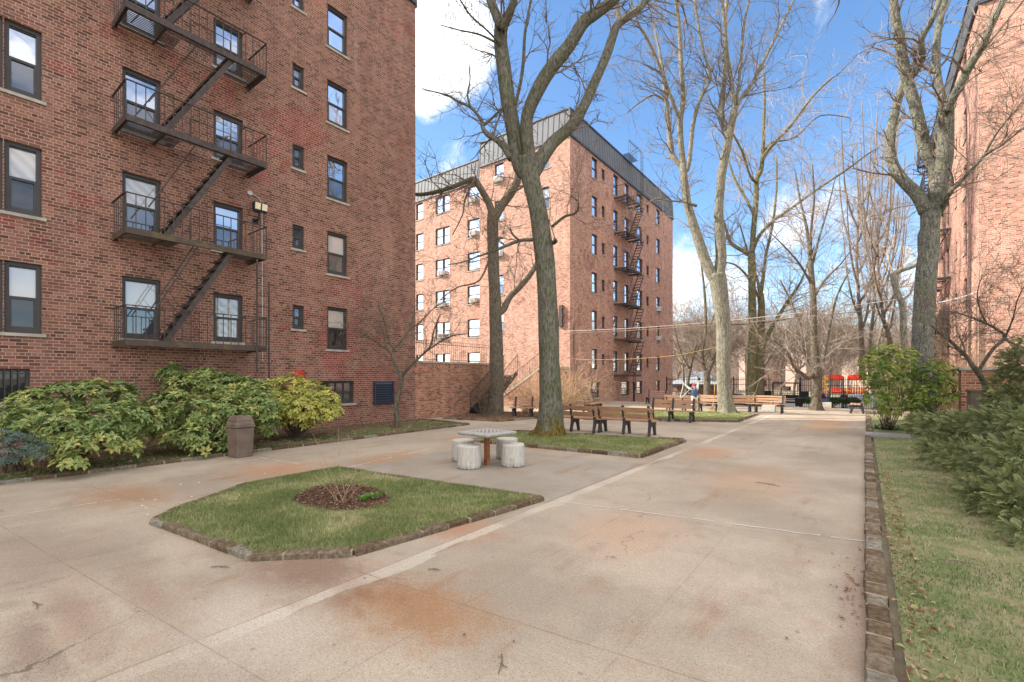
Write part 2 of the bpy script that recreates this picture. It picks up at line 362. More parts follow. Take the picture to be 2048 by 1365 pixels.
# ---------------------------------------------------------------- the setting
def terr(y):
    return 0. if y < 33 else max(-1.42, -(y-33)*.075)
def sheet(name, poly, z, mat, kind='structure', thick=0):
    mb = MB(); mb.face([(p[0], p[1], z) for p in poly])
    o = mb.build(name, mat); tag(o, kind=kind); return o
mb = MB(); ys = [-40, 0, 20, 33, 36, 40, 44, 48, 51.93, 60, 80, 140, 400]
xs = [-400, -120, -60, -30, -15, -5, 0, 5, 15, 60, 400]
for i in range(len(ys)-1):
    for j in range(len(xs)-1):
        a, b, c, d = xs[j], xs[j+1], ys[i], ys[i+1]
        mb.face([(a,c,terr(c)-.02),(b,c,terr(c)-.02),(b,d,terr(d)-.02),(a,d,terr(d)-.02)])
tag(mb.build('ground', M['earth']), kind='structure')
WX = -15.2
sheet('pavement', [(-15.2,-14),(0.02,-14),(0.02,33),(-15.2,33)], .0, M['paving'])
tag(bpy.data.objects['pavement'], 'stained tan concrete walkway with joints running to the gate')
sheet('street', [(-60,51),(40,51),(40,60),(-60,60)], -1.40, M['asphalt'])
sheet('soil_strip', [(WX+.004,-6),(-11.75,-6),(-11.62,1.),(-11.75,6),(-12.05,13.1),(-15.1,13.25)], .03, M['bed'])
tag(bpy.data.objects['soil_strip'], 'bare soil and thin grass strip along the brick wall')
sheet('side_lawn', [(.2,-4),(12,-4),(12,27.2),(.2,27.2)], .05, M['lawnr'])
g1 = [G(*q) for q in [(312,1046),(505,1119),(705,1110),(985,1030),(1082,1001),(674,941),(503,972),(362,1021)]]
g2 = [G(*q) for q in [(1280,916),(1368,884),(1040,866),(945,884)]]
g3 = [G(*q) for q in [(1474,845),(1513,829.5),(1330,824),(1180,824),(1170,840)]]
g4 = [G(*q) for q in [(887,838),(1000,844),(1090,836),(1120,826),(960,826)]]
mulchpts = [G(685+95*math.cos(a)*(1+.08*math.sin(3*a)), 1004+26*math.sin(a)) for a in [i*math.pi/10 for i in range(20)]]
pad = [G(674,938), G(700,920), G(940,884), G(1280,920), G(1108,1000), G(1088,998)]
sheet('table_pad', [(-8.1,pad[0].y+.1),(-8.1,8.95),(-3.66,9.35),(-3.66,5.6)], .004, M['pad'])
tag(bpy.data.objects['table_pad'], 'greyer concrete pad under the game table')
sheet('lawn_bed_front', g1, .055, M['lawn']); sheet('mulch_ring', mulchpts, .062, M['mulch'])
sheet('lawn_bed_middle', g2, .055, M['lawn']); sheet('lawn_bed_back', g3, .055, M['lawn']); sheet('mulch_bed', g4, .05, M['mulch'])
def edging(pts, closed, label, w=.13, h=.085, L=.36, seed=1):
    rr = random.Random(seed); mb = MB(); pts = [V((p[0], p[1], 0)) for p in pts]
    n = len(pts) if closed else len(pts)-1
    for i in range(n):
        a, b = pts[i], pts[(i+1) % len(pts)]; d = (b-a); ln = d.length; d.normalize(); nx = V((-d.y, d.x, 0)); k = max(1, round(ln/L))
        ts = [0.] + sorted([(j+rr.uniform(-.18,.18))/k for j in range(1, k)]) + [1.]
        for j in range(k):
            p = a+d*(ln*ts[j]+.006); q = a+d*(ln*ts[j+1]-.012); off = nx*rr.uniform(-.008,.008); hh = h*rr.uniform(.85,1.15); wv = w*rr.uniform(.9,1.08)
            e = .02
            def P(t, s, z): return p+(q-p)*t+nx*(s*wv/2)+off+V((0,0,z))
            l1, l2 = e/(q-p).length, 1-e/(q-p).length; j1 = rr.uniform(-.006,.006); j2 = rr.uniform(-.006,.006)
            lo = [P(0,-1,-.02),P(1,-1,-.02),P(1,1,-.02),P(0,1,-.02)]
            md = [P(0,-1,hh-e),P(1,-1,hh-e+j1),P(1,1,hh-e+j2),P(0,1,hh-e)]
            tp = [P(l1,-.84,hh),P(l2,-.84,hh+j1),P(l2,.84,hh+j2),P(l1,.84,hh)]
            c = rr.random()
            mb.idx(lo+md+tp, [(0,1,5,4),(1,2,6,5),(2,3,7,6),(3,0,4,7),(4,5,9,8),(5,6,10,9),(6,7,11,10),(7,4,8,11),(8,9,10,11)], 0, c)
            m1 = q-d*.012; m2 = q+d*.018
            mb.hexa([m1-nx*w*.46-V((0,0,.02)), m2-nx*w*.46-V((0,0,.02)), m2+nx*w*.46-V((0,0,.02)), m1+nx*w*.46-V((0,0,.02)), m1-nx*w*.46+V((0,0,h*.86)), m2-nx*w*.46+V((0,0,h*.86)), m2+nx*w*.46+V((0,0,h*.86)), m1+nx*w*.46+V((0,0,h*.86))], 1)
    o = mb.build('stone_edging', [M['kerbstone'], M['mortar']], loc=(pts[0].x, pts[0].y, 0)); tag(o, label, 'edging', 'stone edgings of the planting beds')
edging(g1, True, 'brown stone edging round the lawn bed with the mulch ring', h=.065, seed=3)
edging(g2, True, 'brown stone edging round the lawn bed of the big forked tree', h=.085, seed=4)
edging(g3, True, 'dark stone edging round the sunlit lawn bed of the pale tree', h=.08, seed=5)
edging(g4, True, 'low stone edging of the mulch bed by the iron stairs', h=.07, seed=6)
edging([(.075,-3.),(.075,17.45)], False, 'long straight row of edging stones between path and right lawn', w=.15, h=.075, L=.25, seed=8)
edging([(-11.62,-5.),(-11.55,1.),(-11.68,6),(-11.95,13.1),(-15.0,13.3)], False, 'low stone edging along the shrub strip at the brick wall', w=.08, h=.07, L=.4, seed=9)
edging([(.12,18.2),(.12,26.)], False, 'stone edging beside the strap leaved plant and green shrub', w=.15, h=.09, L=.3, seed=10)
mb = MB(); rr = random.Random(3)
for (p_, q_) in ((G(0,1036),G(240,999)),(G(690,937),G(790,914)),(G(800,912),G(862,898)),(G(1118,1004),G(1430,1044)),(G(1450,1047),G(1727,1084)),(G(520,916),G(600,929))):
    n_ = 14; d_ = (q_-p_); nn_ = V((-d_.y,d_.x,0)).normalized(); pr = None
    for i in range(n_+1):
        c_ = p_+d_*(i/n_)+nn_*rr.uniform(-.012,.012); w_ = rr.uniform(.002,.011); e_ = (c_-nn_*w_, c_+nn_*w_)
        if pr and rr.random() > .12: mb.face([(pr[0].x,pr[0].y,.007),(pr[1].x,pr[1].y,.007),(e_[1].x,e_[1].y,.007),(e_[0].x,e_[0].y,.007)])
        pr = e_
tag(mb.build('joint_sealant_lines', M['white']), 'thin white sealant lines in the walkway joints', kind='structure')
o = MB(); o.box((.0,17.5,0.),(1.05,18.1,.12)); tag(o.build('stone_slab', M['slab'], loc=(.6,17.8,0), bevel=.01), 'pale flat stone slab lying at the end of the right lawn', 'slab')

# ---------------------------------------------------------------- buildings
def facade(mb, f, u0, u1, z0, z1, holes, dep, mi=0):
    us = sorted(set([u0, u1]+[h[0] for h in holes]+[h[1] for h in holes])); zs = sorted(set([z0, z1]+[h[2] for h in holes]+[h[3] for h in holes]))
    us = [u for u in us if u0 <= u <= u1]; zs = [z for z in zs if z0 <= z <= z1]
    for i in range(len(us)-1):
        uc = (us[i]+us[i+1])/2; run = None
        for j in range(len(zs)-1):
            zc = (zs[j]+zs[j+1])/2
            hole = any(h[0] < uc < h[1] and h[2] < zc < h[3] for h in holes)
            if not hole: run = zs[j] if run is None else run
            if run is not None and (hole or j == len(zs)-2):
                top = zs[j] if hole else zs[j+1]
                if top > run: mb.face([f(us[i],0,run), f(us[i+1],0,run), f(us[i+1],0,top), f(us[i],0,top)], mi)
                run = None
    for (a, b, c, d) in holes:
        for q in ([(a,c),(a,d)], [(b,c),(b,d)], [(a,c),(b,c)], [(a,d),(b,d)]):
            (p0, p1), (r0, r1) = q
            mb.face([f(p0,0,p1), f(r0,0,r1), f(r0,-dep,r1), f(p0,-dep,p1)], mi)
def window(root, f, a, b, c, d, up, lo, sill=True, fw=.06, rec=.11, bars=False, muntin=False):
    mb = MB()
    D0, D1 = -rec-.07, -rec+.035
    mb.fbox(f,a,a+fw,D0,D1,c,d); mb.fbox(f,b-fw,b,D0,D1,c,d); mb.fbox(f,a+fw,b-fw,D0,D1,d-fw,d); mb.fbox(f,a+fw,b-fw,D0,D1,c,c+fw*1.2)
    m = (c+d)/2; s = .035
    A, B = a+fw, b-fw
    if sill is not None and not bars:
        mb.fbox(f,A,B,D0+.01,D1-.01,m-.03,m+.03)
        for (x0, x1) in ((A,A+s),(B-s,B)): mb.fbox(f,x0,x1,D0+.02,D1-.012,c+fw*1.2,m-.03)
        mb.fbox(f,A+s,B-s,D0+.02,D1-.012,c+fw*1.2,c+fw*1.2+.05)
        mb.fbox(f,A,B,D0+.02,D1-.03,d-fw-.03,d-fw)
    if bars:
        for i in range(1, 7): u = A+(B-A)*i/7; mb.fbox(f,u-.009,u+.009,-.03,-.012,c,d)
        for z in (c+.1, d-.1): mb.fbox(f,A,B,-.012,-.004,z-.012,z+.012)
    if muntin:
        for i in (1,2,3): u = A+(B-A)*i/4; mb.fbox(f,u-.012,u+.012,-rec-.02,-rec+.02,c+fw,d-fw)
    w = mb.build('window', M['frame'], root)
    p = MB(); p.fbox(f,A-.01,B+.01,-rec-.045,-rec-.03,m,d-fw+.01); p.build('upper_pane', M[up], w)
    p = MB(); p.fbox(f,A-.01,B+.01,-rec-.035,-rec-.02,c+fw,m); p.build('lower_pane', M[lo], w)
    if sill:
        p = MB(); p.fbox(f,a-.07,b+.07,-.1,.045,c-.075,c-.004); p.build('sill', M['sill'], w)
    return w
def mansard(root, f, u0, u1, z0, z1, lean=.06):
    mb = MB()
    p = [f(u0,.06,z0), f(u1,.06,z0), f(u1,-lean,z1), f(u0,-lean,z1)]
    mb.face(p)
    n = int((u1-u0)/.42)
    for i in range(n+1):
        u = u0+(u1-u0)*i/n; a = V(f(u,.075,z0)); b = V(f(u,.015-lean,z1)); s = V(f(u+.02,.075,z0))-a
        d = V(f(u,.05,z0))-V(f(u,0,z0))
        mb.hexa([a-s-d,a+s-d,a+s+d*.3,a-s+d*.3,b-s-d,b+s-d,b+s+d*.3,b-s+d*.3])
    o = mb.build('mansard', M['seam'], root)
    mb = MB(); mb.fbox(f,u0,u1,-.1,.11,z0-.12,z0); mb.fbox(f,u0,u1,-lean-.1,-lean+.07,z1,z1+.1); mb.build('flashing', M['seamdark'], root)
fE = lambda u, d, z: (WX+d, u, z)         # east faces of both left buildings: u = y
def air_con(f, u, z, label, w=.62):
    loc = V(f(u,0,z)); root = thing('air_conditioner', loc, label, 'air conditioner', 'window air conditioners')
    mb = MB(); mb.fbox(f,u-w/2,u+w/2,-.1,.28,z,z+.38); o = mb.build('casing', M['ac'], root)
    mb = MB()
    for i in range(6): mb.fbox(f,u-w/2+.05,u+w/2-.05,.341,.352,z+.05+i*.058,z+.075+i*.058)
    mb.build('grille', M['acgrill'], root)
# building 1
NZ = [2.80+2.69*k for k in range(6)]
b1 = thing('apartment_building', (WX,0,0), 'near red-brown brick apartment house on the left, rising out of the frame', 'building', 'brick apartment houses')
def yr(p0, p1): return (FX(p0,700,WX).y, FX(p1,700,WX).y)
colA = yr(-60, 84); colB = yr(244.5, 322); colC = yr(427, 486); colD = yr(585, 608); colE = yr(654.5, 695)
hol = []; wins = []
rr = random.Random(5)
def zz(px, py): return FX(px, py, WX).z
fz = {}
upB = ['g_blind','g_curt','g_sky','g_sky','g_sky']; loB = ['g_mid','g_mid','g_mid','g_sky','g_mid']
upC = ['g_curt','g_sky','g_sky','g_sky','g_sky']; loC = ['g_curt','g_mid','g_mid','g_mid','g_mid']
upE = ['g_blind','g_blind','g_sky','g_blind','g_sky']; loE = ['g_dark','g_mid','g_mid','g_curt','g_mid']
for k, z in enumerate(NZ[:5]):
    for col, uu, ll, top, bot in ((colB,upB,loB,1.62,.0),(colC,upC,loC,1.48,.06),(colD,['g_mid']*5,['g_dark','g_mid','g_mid','g_mid','g_mid'],1.42,.62),(colE,upE,loE,1.52,.0)):
        hol.append((col[0],col[1],z+bot,z+top)); wins.append((col[0],col[1],z+bot,z+top,uu[k],ll[k]))
    mid = yr(7,84)[0]
    for (a, b) in ((mid-1.1,mid-.01),(mid+.01,colA[1])):
        hol.append((a,b,z,z+1.6)); wins.append((a,b,z,z+1.6,['g_blind','g_curt','g_sky','g_sky','g_sky'][k],['g_dark','g_dark','g_mid','g_mid','g_mid'][k]))
for (a, b) in ((-5.2,-4.1),(-9,-7.9)):
    for z in NZ[:5]: hol.append((a,b,z,z+1.6)); wins.append((a,b,z,z+1.6,'g_sky','g_mid'))
bA = (yr(-60,60)[0], yr(-60,60)[1], zz(30,808), zz(30,738)); bE = (yr(640,708)[0], yr(640,708)[1], zz(680,808), zz(680,762))
mb = MB(); facade(mb, fE, -20, 13.3, -.3, 17.55, hol+[bA,bE], .2)
x0, x1, z1 = WX-6, WX, 17.55
mb.face([(x1,13.3,-.3),(x0,13.3,-.3),(x0,13.3,z1),(x1,13.3,z1)]); mb.face([(x1,-20,-.3),(x0,-20,-.3),(x0,-20,z1),(x1,-20,z1)]); mb.face([(x0,-20,-.3),(x0,13.3,-.3),(x0,13.3,z1),(x0,-20,z1)])
for h in hol+[bA,bE]: mb.face([fE(h[0],-.2,h[2]),fE(h[1],-.2,h[2]),fE(h[1],-.2,h[3]),fE(h[0],-.2,h[3])])
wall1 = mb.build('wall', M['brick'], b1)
for w in wins: window(b1, fE, *w, fw=.085, sill=(w[1] != mid-.01))
window(b1, fE, *bA, 'g_dark', 'g_dark', bars=True); window(b1, fE, *bE, 'g_mid', 'g_mid', muntin=True)
mansard(b1, fE, -20, 13.3, 17.67, 19.2)
fN1 = lambda u, d, z: (u, 13.3+d, z)
mansard(b1, fN1, x0, x1, 17.67, 19.2)
mb = MB(); mb.face([(x0,-20,19.2),(x1-.25,-20,19.2),(x1-.25,13.05,19.2),(x0,13.05,19.2)]); mb.face([(x0,-20,17.6),(x0,13.05,17.6),(x0,13.05,19.2),(x0,-20,19.2)]); mb.face([(x0,-20,17.6),(x1-.2,-20,17.6),(x1-.2,-20,19.2),(x0,-20,19.2)]); mb.build('roof', M['roofing'], b1)
mb = MB(); mb.fbox(fE,colC[0]+.03,colC[0]+.25,-.125,-.115,NZ[2]+1.22,NZ[2]+1.44); o = mb.build('sticker', M['white'], b1)
mb = MB(); mb.fbox(fE,colC[0]+.07,colC[0]+.21,-.114,-.112,NZ[2]+1.36,NZ[2]+1.41)
for q in range(3): mb.fbox(fE,colC[0]+.06,colC[0]+.22,-.114,-.112,NZ[2]+1.26+q*.028,NZ[2]+1.268+q*.028)
mb.build('printed_mark', M['black'], o)
# louvre, alarm bell, base ledge
lv = yr(746,785); lz = (zz(765,809), zz(765,763))
mb = MB(); mb.fbox(fE,lv[0],lv[1],.004,.05,lz[0],lz[1])
for i in range(9):
    z = lz[0]+.04+(lz[1]-lz[0]-.08)*i/9; mb.hexa([fE(lv[0]+.05,.05,z+.05),fE(lv[1]-.05,.05,z+.05),fE(lv[1]-.05,.11,z),fE(lv[0]+.05,.11,z),fE(lv[0]+.05,.05,z+.07),fE(lv[1]-.05,.05,z+.07),fE(lv[1]-.05,.115,z+.02),fE(lv[0]+.05,.115,z+.02)])
for u in (lv[0],lv[1]-.05): mb.fbox(fE,u,u+.05,.05,.12,lz[0],lz[1])
tag(mb.build('louvre_vent', M['louver'], loc=fE(lv[0],0,lz[0])), 'dark blue slatted louvre vent low on the near brick wall', 'vent')
c = FX(596,753,WX)
root = thing('alarm_bell', c, 'round red alarm bell on the brick wall above the yellow bush', 'alarm bell')
mb = MB()
for i, (r_, x) in enumerate([(.19,.03),(.2,.07),(.19,.1),(.14,.125),(.07,.14)]):
    pass
pts = [(.03,.2),(.07,.205),(.1,.185),(.125,.13),(.14,.05)]
mb.tube([(WX+x, c.y, c.z) for x, r_ in pts], [r_ for x, r_ in pts], 24); mb.build('gong', M['red'], root, smooth=True)
mb = MB(); mb.box((WX,c.y-.07,c.z-.3),(WX+.06,c.y+.07,c.z-.12)); mb.build('back_box', M['red'], root)
# floodlight
c = FX(508,440,WX); root = thing('floodlight', c, 'black twin floodlight on a bracket beside the fire escape', 'floodlight')
mb = MB(); mb.box((WX,c.y-.05,c.z-.12),(WX+.08,c.y+.1,c.z+.02)); mb.tube([(WX+.07,c.y,c.z-.05),(WX+.3,c.y,c.z-.02),(WX+.34,c.y,c.z+.22)],.025,8); mb.build('bracket', M['black'], root)
mb = MB(); hc = V((WX+.36,c.y+.02,c.z+.32)); mb.hexa([hc+V(q) for q in [(-.08,-.19,-.14),(.06,-.19,-.16),(.06,.19,-.16),(-.08,.19,-.14),(-.08,-.21,.1),(.1,-.21,.12),(.1,.21,.12),(-.08,.21,.1)]])
hd = mb.build('lamp_head', M['black'], root, bevel=.012)
for s_ in (-1, 1):
    mb = MB(); y0 = hc.y+.1*s_; mb.hexa([(hc.x+.066,y0-.08,hc.z-.1),(hc.x+.075,y0-.08,hc.z-.1),(hc.x+.075,y0+.08,hc.z-.1),(hc.x+.066,y0+.08,hc.z-.1),(hc.x+.097,y0-.08,hc.z+.09),(hc.x+.106,y0-.08,hc.z+.09),(hc.x+.106,y0+.08,hc.z+.09),(hc.x+.097,y0+.08,hc.z+.09)]); mb.build('lens', M['lens'], hd)
c2 = FX(499,387,WX); mb = MB(); mb.tube([(WX,c2.y,c2.z),(WX+.05,c2.y,c2.z)],.07,16); mb.tube([(WX+.03,c2.y,c2.z),(WX+.04,c2.y+.12,c2.z-.02),(WX+.05,c2.y+.28,c2.z-.1),(WX+.03,c2.y+.36,c2.z-.25),(WX+.03,c2.y+.38,.9+1.4)],.014,6)
tag(mb.build('conduit', M['conduit'], loc=c2), 'thin grey conduit with round junction box down the near wall', 'conduit')
# fire escape generator
def fire_escape(f, u0, u1, dep, levels, label, su0, su1, ladder=None, roofl=None, name='fire_escape', bal=.19):
    root = thing(name, f(u0,0,levels[0]), label, 'fire escape', 'iron fire escapes')
    for k, z in enumerate(levels):
        mt = M['iron_moss'] if k < 2 else M['iron']
        mb = MB(); h = .15
        mb.fbox(f,u0,u1,dep-.012,dep,z,z+h); mb.fbox(f,u0,u1,dep-.06,dep-.013,z,z+.012); mb.fbox(f,u0,u0+.012,0,dep-.06,z,z+h); mb.fbox(f,u1-.012,u1,0,dep-.06,z,z+h)
        n = 9; hs = (k < len(levels)) and k > 0
        for i in range(1, n+8):
            d = dep*i/(n+8)
            if hs and .12 < d < dep-.42: mb.fbox(f,u0+.012,su1-1.15,d-.022,d+.01,z+h-.03,z+h-.02); mb.fbox(f,su1+.12,u1-.012,d-.022,d+.01,z+h-.03,z+h-.02)
            else: mb.fbox(f,u0+.012,u1-.012,d-.022,d+.01,z+h-.03,z+h-.02)
        nb = 5
        for i in range(nb):
            u = u0+.08+(u1-u0-.16)*i/(nb-1)
            if hs and su1-1.15 < u < su1+.1: continue
            mb.fbox(f,u-.02,u+.02,0,dep-.06,z+h-.08,z+h-.035)
        pf = mb.build('platform', mt, root)
        mb = MB(); rz = z+h+.82
        P = [V(f(u0+.01,.02,rz)), V(f(u0+.01,dep-.01,rz)), V(f(u1-.01,dep-.01,rz)), V(f(u1-.01,.02,rz))]
        for i in range(3): mb.bar(P[i], P[i+1], .042, .022)
        m2 = z+h+.42
        nn = int((u1-u0)/bal)
        for i in range(nn+1):
            u = u0+.01+(u1-u0-.02)*i/nn; mb.fbox(f,u-.009,u+.009,dep-.018,dep-.002,z+h*.4,rz)
        for u in (u0+.01,u1-.01):
            for i in range(1, int(dep/bal)+1): mb.fbox(f,u-.008,u+.008,i*bal-.006,i*bal+.006,z+h*.4,rz)
        mb.bar(f(u1-.6,dep-.02,rz-.01), f(u1-.6,dep-.35,rz-.02), .02,.02)
        mb.build('railing', M['iron'], root)
        if k > 0:
            zb = levels[k-1]+h; a = V((su0, zb)); b = V((su1, z+.1)); sd = dep-.1; sw = .48
            mb = MB()
            for d in (sd, sd-sw): mb.bar(f(a[0],d,a[1]), f(b[0],d,b[1]), .015, .125, up=(0,0,1))
            nt = 10
            for i in range(nt):
                q = a.lerp(b, (i+.5)/nt); mb.fbox(f,q[0]-.1,q[0]+.07,sd-sw,sd,q[1]+.07,q[1]+.085)
                mb.fbox(f,q[0]-.1,q[0]-.09,sd-sw,sd,q[1]+.03,q[1]+.085)
            s = mb.build('stair', M['iron'], root)
            mb = MB()
            for d in (sd-sw+.01, sd-.01):
                up = .62; A = V(f(a[0]+.15,d,a[1]+.25)); B = V(f(b[0]-.35,d,b[1]+.35)); A2 = V(f(a[0]-.25,d,a[1]+.75)); B2 = V(f(b[0]-.7,d,b[1]+.25))
                if d < sd-.1 or k < 2:
                    mb.tube([A2, B2], .016, 6); mid = a.lerp(b,.5); mb.tube([f(mid[0],d,mid[1]), V(A2).lerp(V(B2),.45)], .011, 5); mb.tube([f(mid[0]-.35,d,mid[1]-.6), V(A2).lerp(V(B2),.25)], .011, 5)
            mb.tube([f(b[0]-.9,sd-sw,z+h), f(b[0]-.9,sd-sw,rz-.1), f(b[0]+.1,sd-sw,rz-.1), f(b[0]+.12,sd-sw,z+h)], .013, 6)
            mb.build('handrail', M['iron'], s)
    if ladder:
        ua, ub, dd, z0, z1 = ladder; mb = MB()
        mb.fbox(f,ua-.02,ua+.02,dd-.02,dd+.02,z0,z1); mb.fbox(f,ub-.02,ub+.02,dd-.02,dd+.02,z0-.3,z1-.6)
        for i in range(int((z1-z0)/.3)): z = z0+.1+i*.3; mb.fbox(f,ua,ub,dd-.01,dd+.01,z-.01,z+.01)
        mb.build('drop_ladder', M['iron'], root)
    if roofl:
        ua, dd, z0, z1 = roofl; mb = MB()
        for s_ in (-.2, .2): mb.tube([f(ua+s_,dd,z0), f(ua+s_,dd,z1), f(ua+s_,dd-.25,z1+.55), f(ua+s_,dd-.9,z1+.3), f(ua+s_,dd-.95,z1-.6)], .02, 6)
        for i in range(int((z1-z0)/.3)): z = z0+.15+i*.3; mb.fbox(f,ua-.2,ua+.2,dd-.01,dd+.01,z-.01,z+.01)
        mb.build('gooseneck_ladder', M['iron'], root)
    return root
FZ = [2.56+2.69*k for k in range(5)]
fire_escape(fE, 3.3, 6.59, 1.18, FZ, 'rusty iron fire escape zigzagging up the near brick wall', 4.15, 5.72, ladder=(6.28,6.62,1.24,1.95,5.2))
# low wall, railing and iron stairs
wt = 2.42
mb = MB(); mb.box((WX-.35,13.3,-.2),(WX-.003,18.3,wt)); wl = mb.build('brick_wall', M['brick2'], loc=(WX,15,0))
tag(wl, 'low brick retaining wall between the two apartment houses', 'wall')
mb = MB(); mb.box((WX-.4,13.31,wt+.002),(WX+.04,18.35,wt+.09)); mb.build('coping', M['sill'], wl).name = 'coping'
o = bpy.data.objects['coping']; o.location = (0,0,0)
def railing(pts, h, sp, label, curved=False, cat='railing', name='iron_railing', mat='black', rd=.009):
    mb = MB()
    for i in range(len(pts)-1):
        a, b = V(pts[i]), V(pts[i+1]); n = max(1, int((b-a).length/sp)); up = V((0,0,h)); d = (b-a).normalized(); nx = V((d.y,-d.x,0))
        mb.bar(a+up*.92, b+up*.92, .03, .02); mb.bar(a+up*.1, b+up*.1, .03, .02)
        for k in range(n+1):
            p = a.lerp(b, k/n)
            if curved: mb.tube([p, p+up*.95, p+up*1.06+nx*.03, p+up*1.1+nx*.1, p+up*1.05+nx*.17], rd, 4)
            else: mb.tube([p, p+up*(.99 if k % 8 else 1.04)], rd if k % 8 else rd*2, 4)
    o = mb.build(name, M[mat], loc=pts[0]); tag(o, label, cat); return o
railing([(WX-.2,13.4,wt+.09),(WX-.2,18.2,wt+.09)], .85, .13, 'black railing with curled tops on the low brick wall', True)
# steps
root = thing('iron_stairs', (WX+.4,16.8,0), 'black iron steps climbing along the end of the low brick wall', 'stairs')
mb = MB(); sx0, sx1 = WX+.06, WX+.92
for i in range(10): mb.box((sx0,16.8+i*.25,.16+.19*i),(sx1,17.08+i*.25,.195+.19*i)); mb.box((sx0,16.8+i*.25,.0+.19*i),(sx1,16.815+i*.25,.15+.19*i))
mb.build('tread', M['black'], root)
for x in (sx0-.03,sx1+.03):
    mb = MB(); mb.bar((x,16.7,.08),(x,19.3,2.05),.02,.22); mb.build('stringer', M['black'], root)
    mb = MB(); mb.tube([(x,16.75,.0),(x,16.75,1.05),(x,19.3,2.95),(x,19.3,1.9)],.02,6)
    for i in range(1,16): q = i/16; mb.tube([(x,16.75+2.55*q,.1+1.9*q),(x,16.75+2.55*q,1.05+1.9*q)],.01,4)
    mb.build('handrail', M['black'], root)
# raised stair wall in front of building 2
a = W(1003,800,24.5); b = W(1082,800,26.)
root = thing('stair_wall', (a.x,22.5,0), 'sloping orange brick stair wall with concrete landing under the railing', 'wall')
mb = MB(); xa, xb = FY(1005,800,23.).x, FY(1084,800,23.).x
mb.hexa([(xa,23.,-.1),(xb,23.,-.1),(xb,24.6,-.1),(xa,24.6,-.1),(xa,23.,.55),(xb,23.,2.35),(xb,24.6,2.35),(xa,24.6,.55)]); mb.box((xb,23.,-.1),(WX-.02,26.2,2.35)); mb.build('brick_face', M['brick2'], root)
mb = MB(); mb.hexa([(xa,22.96,.55),(xb,22.96,2.35),(xb,24.64,2.35),(xa,24.64,.55),(xa,22.96,.7),(xb,22.96,2.5),(xb,24.64,2.5),(xa,24.64,.7)]); mb.box((xb,22.95,2.35),(WX-.02,26.2,2.48)); mb.build('coping', M['sill'], root)
railing([(xa,23.1,.65),(xb,23.1,2.5),(WX-.1,23.1,2.5)], .95, .14, 'dark railing up the sloping stair wall to the landing')
# building 2
BY, B2E = 26.3, 46.5
b2 = thing('apartment_building', (WX,BY,0), 'free-standing six storey brick apartment house with grey metal mansard, behind the big forked tree', 'building', 'brick apartment houses')
fS = lambda u, d, z: (u, BY-d, z)
fS2 = lambda u, d, z: (u, BY+1.8-d, z)
def xr(p0, p1, Y=BY): return (FY(p0,600,Y).x, FY(p1,600,Y).x)
TZ = [17.25-2.69*k for k in range(6)]
holS = []; winS = []; holS2 = []; winS2 = []; rr = random.Random(11)
XS = FY(960,600,BY).x
for k, z in enumerate(TZ):
    for ci, col in enumerate((xr(989,1007), xr(1081,1098))):
        holS.append((*col,z-1.45,z)); winS.append((*col,z-1.45,z,rr.choice(GL_UP),rr.choice(GL_LO)))
    z2 = z
    for ci, col in enumerate((xr(832,846,BY+1.8), xr(871,885,BY+1.8), xr(885.5,899,BY+1.8), xr(935,959,BY+1.8))):
        holS2.append((*col,z2-1.45,z2)); winS2.append((*col,z2-1.45,z2,rr.choice(['g_sky','g_blind','g_curt']),rr.choice(GL_LO)))
BT = 17.4
colR = [(yr2, w, big) for yr2, w, big in []]
def y2(p0, p1): return (FX(p0,600,WX).y, FX(p1,600,WX).y)
RC = [(y2(1184,1195),1.45,0),(y2(1203.5,1210),.85,.3),(y2(1227,1236),1.6,0),(y2(1249.5,1258),1.6,0),(y2(1274,1285),1.5,0),(y2(1293,1298),.85,.3),(y2(1313,1320),1.4,0)]
holR = []; winR = []
for k, z in enumerate(TZ):
    for ci, (c_, h_, o_) in enumerate(RC):
        holR.append((*c_,z-o_-h_,z-o_)); winR.append((*c_,z-o_-h_,z-o_,rr.choice(['g_sky','g_sky','g_blind']),rr.choice(['g_mid','g_dark'])))
for c_ in (y2(1180,1199), y2(1243,1259), y2(1274,1285), y2(1313,1320)):
    holR.append((*c_,.35,1.5)); winR.append((*c_,.35,1.5,'g_curt','g_dark'))
mb = MB()
facade(mb, fE, BY, B2E, -2.2, BT, holR, .2); facade(mb, fS, XS, WX, -.3, BT, holS, .2)
facade(mb, fS2, -44, XS, -.3, BT, holS2, .2)
mb.face([(XS,BY,-.3),(XS,BY+1.8,-.3),(XS,BY+1.8,BT),(XS,BY,BT)])
mb.face([(WX,B2E,-2.2),(-44,B2E,-2.2),(-44,B2E,BT),(WX,B2E,BT)]); mb.face([(-44,BY+1.6,-2),(-44,B2E,-2),(-44,B2E,BT),(-44,BY+1.6,BT)])
for f, hs in ((fE,holR),(fS,holS),(fS2,holS2)):
    for h in hs: mb.face([f(h[0],-.2,h[2]),f(h[1],-.2,h[2]),f(h[1],-.2,h[3]),f(h[0],-.2,h[3])])
mb.build('wall', M['brick3'], b2)
for w in winS: window(b2, fS, *w, fw=.05)
for w in winS2: window(b2, fS2, *w, fw=.05)
for w in winR: window(b2, fE, *w, fw=.05)
mansard(b2, fE, BY, B2E, BT+.12, 19.2); mansard(b2, fS, XS, WX, BT+.12, 19.2); mansard(b2, fS2, -44, XS, BT+.12, 19.2)
mb = MB(); mb.face([(XS,BY+.2,19.2),(WX-.2,BY+.2,19.2),(WX-.2,B2E,19.2),(XS,B2E,19.2)]); mb.face([(-44,BY+1.9,19.2),(XS,BY+1.9,19.2),(XS,B2E,19.2),(-44,B2E,19.2)])
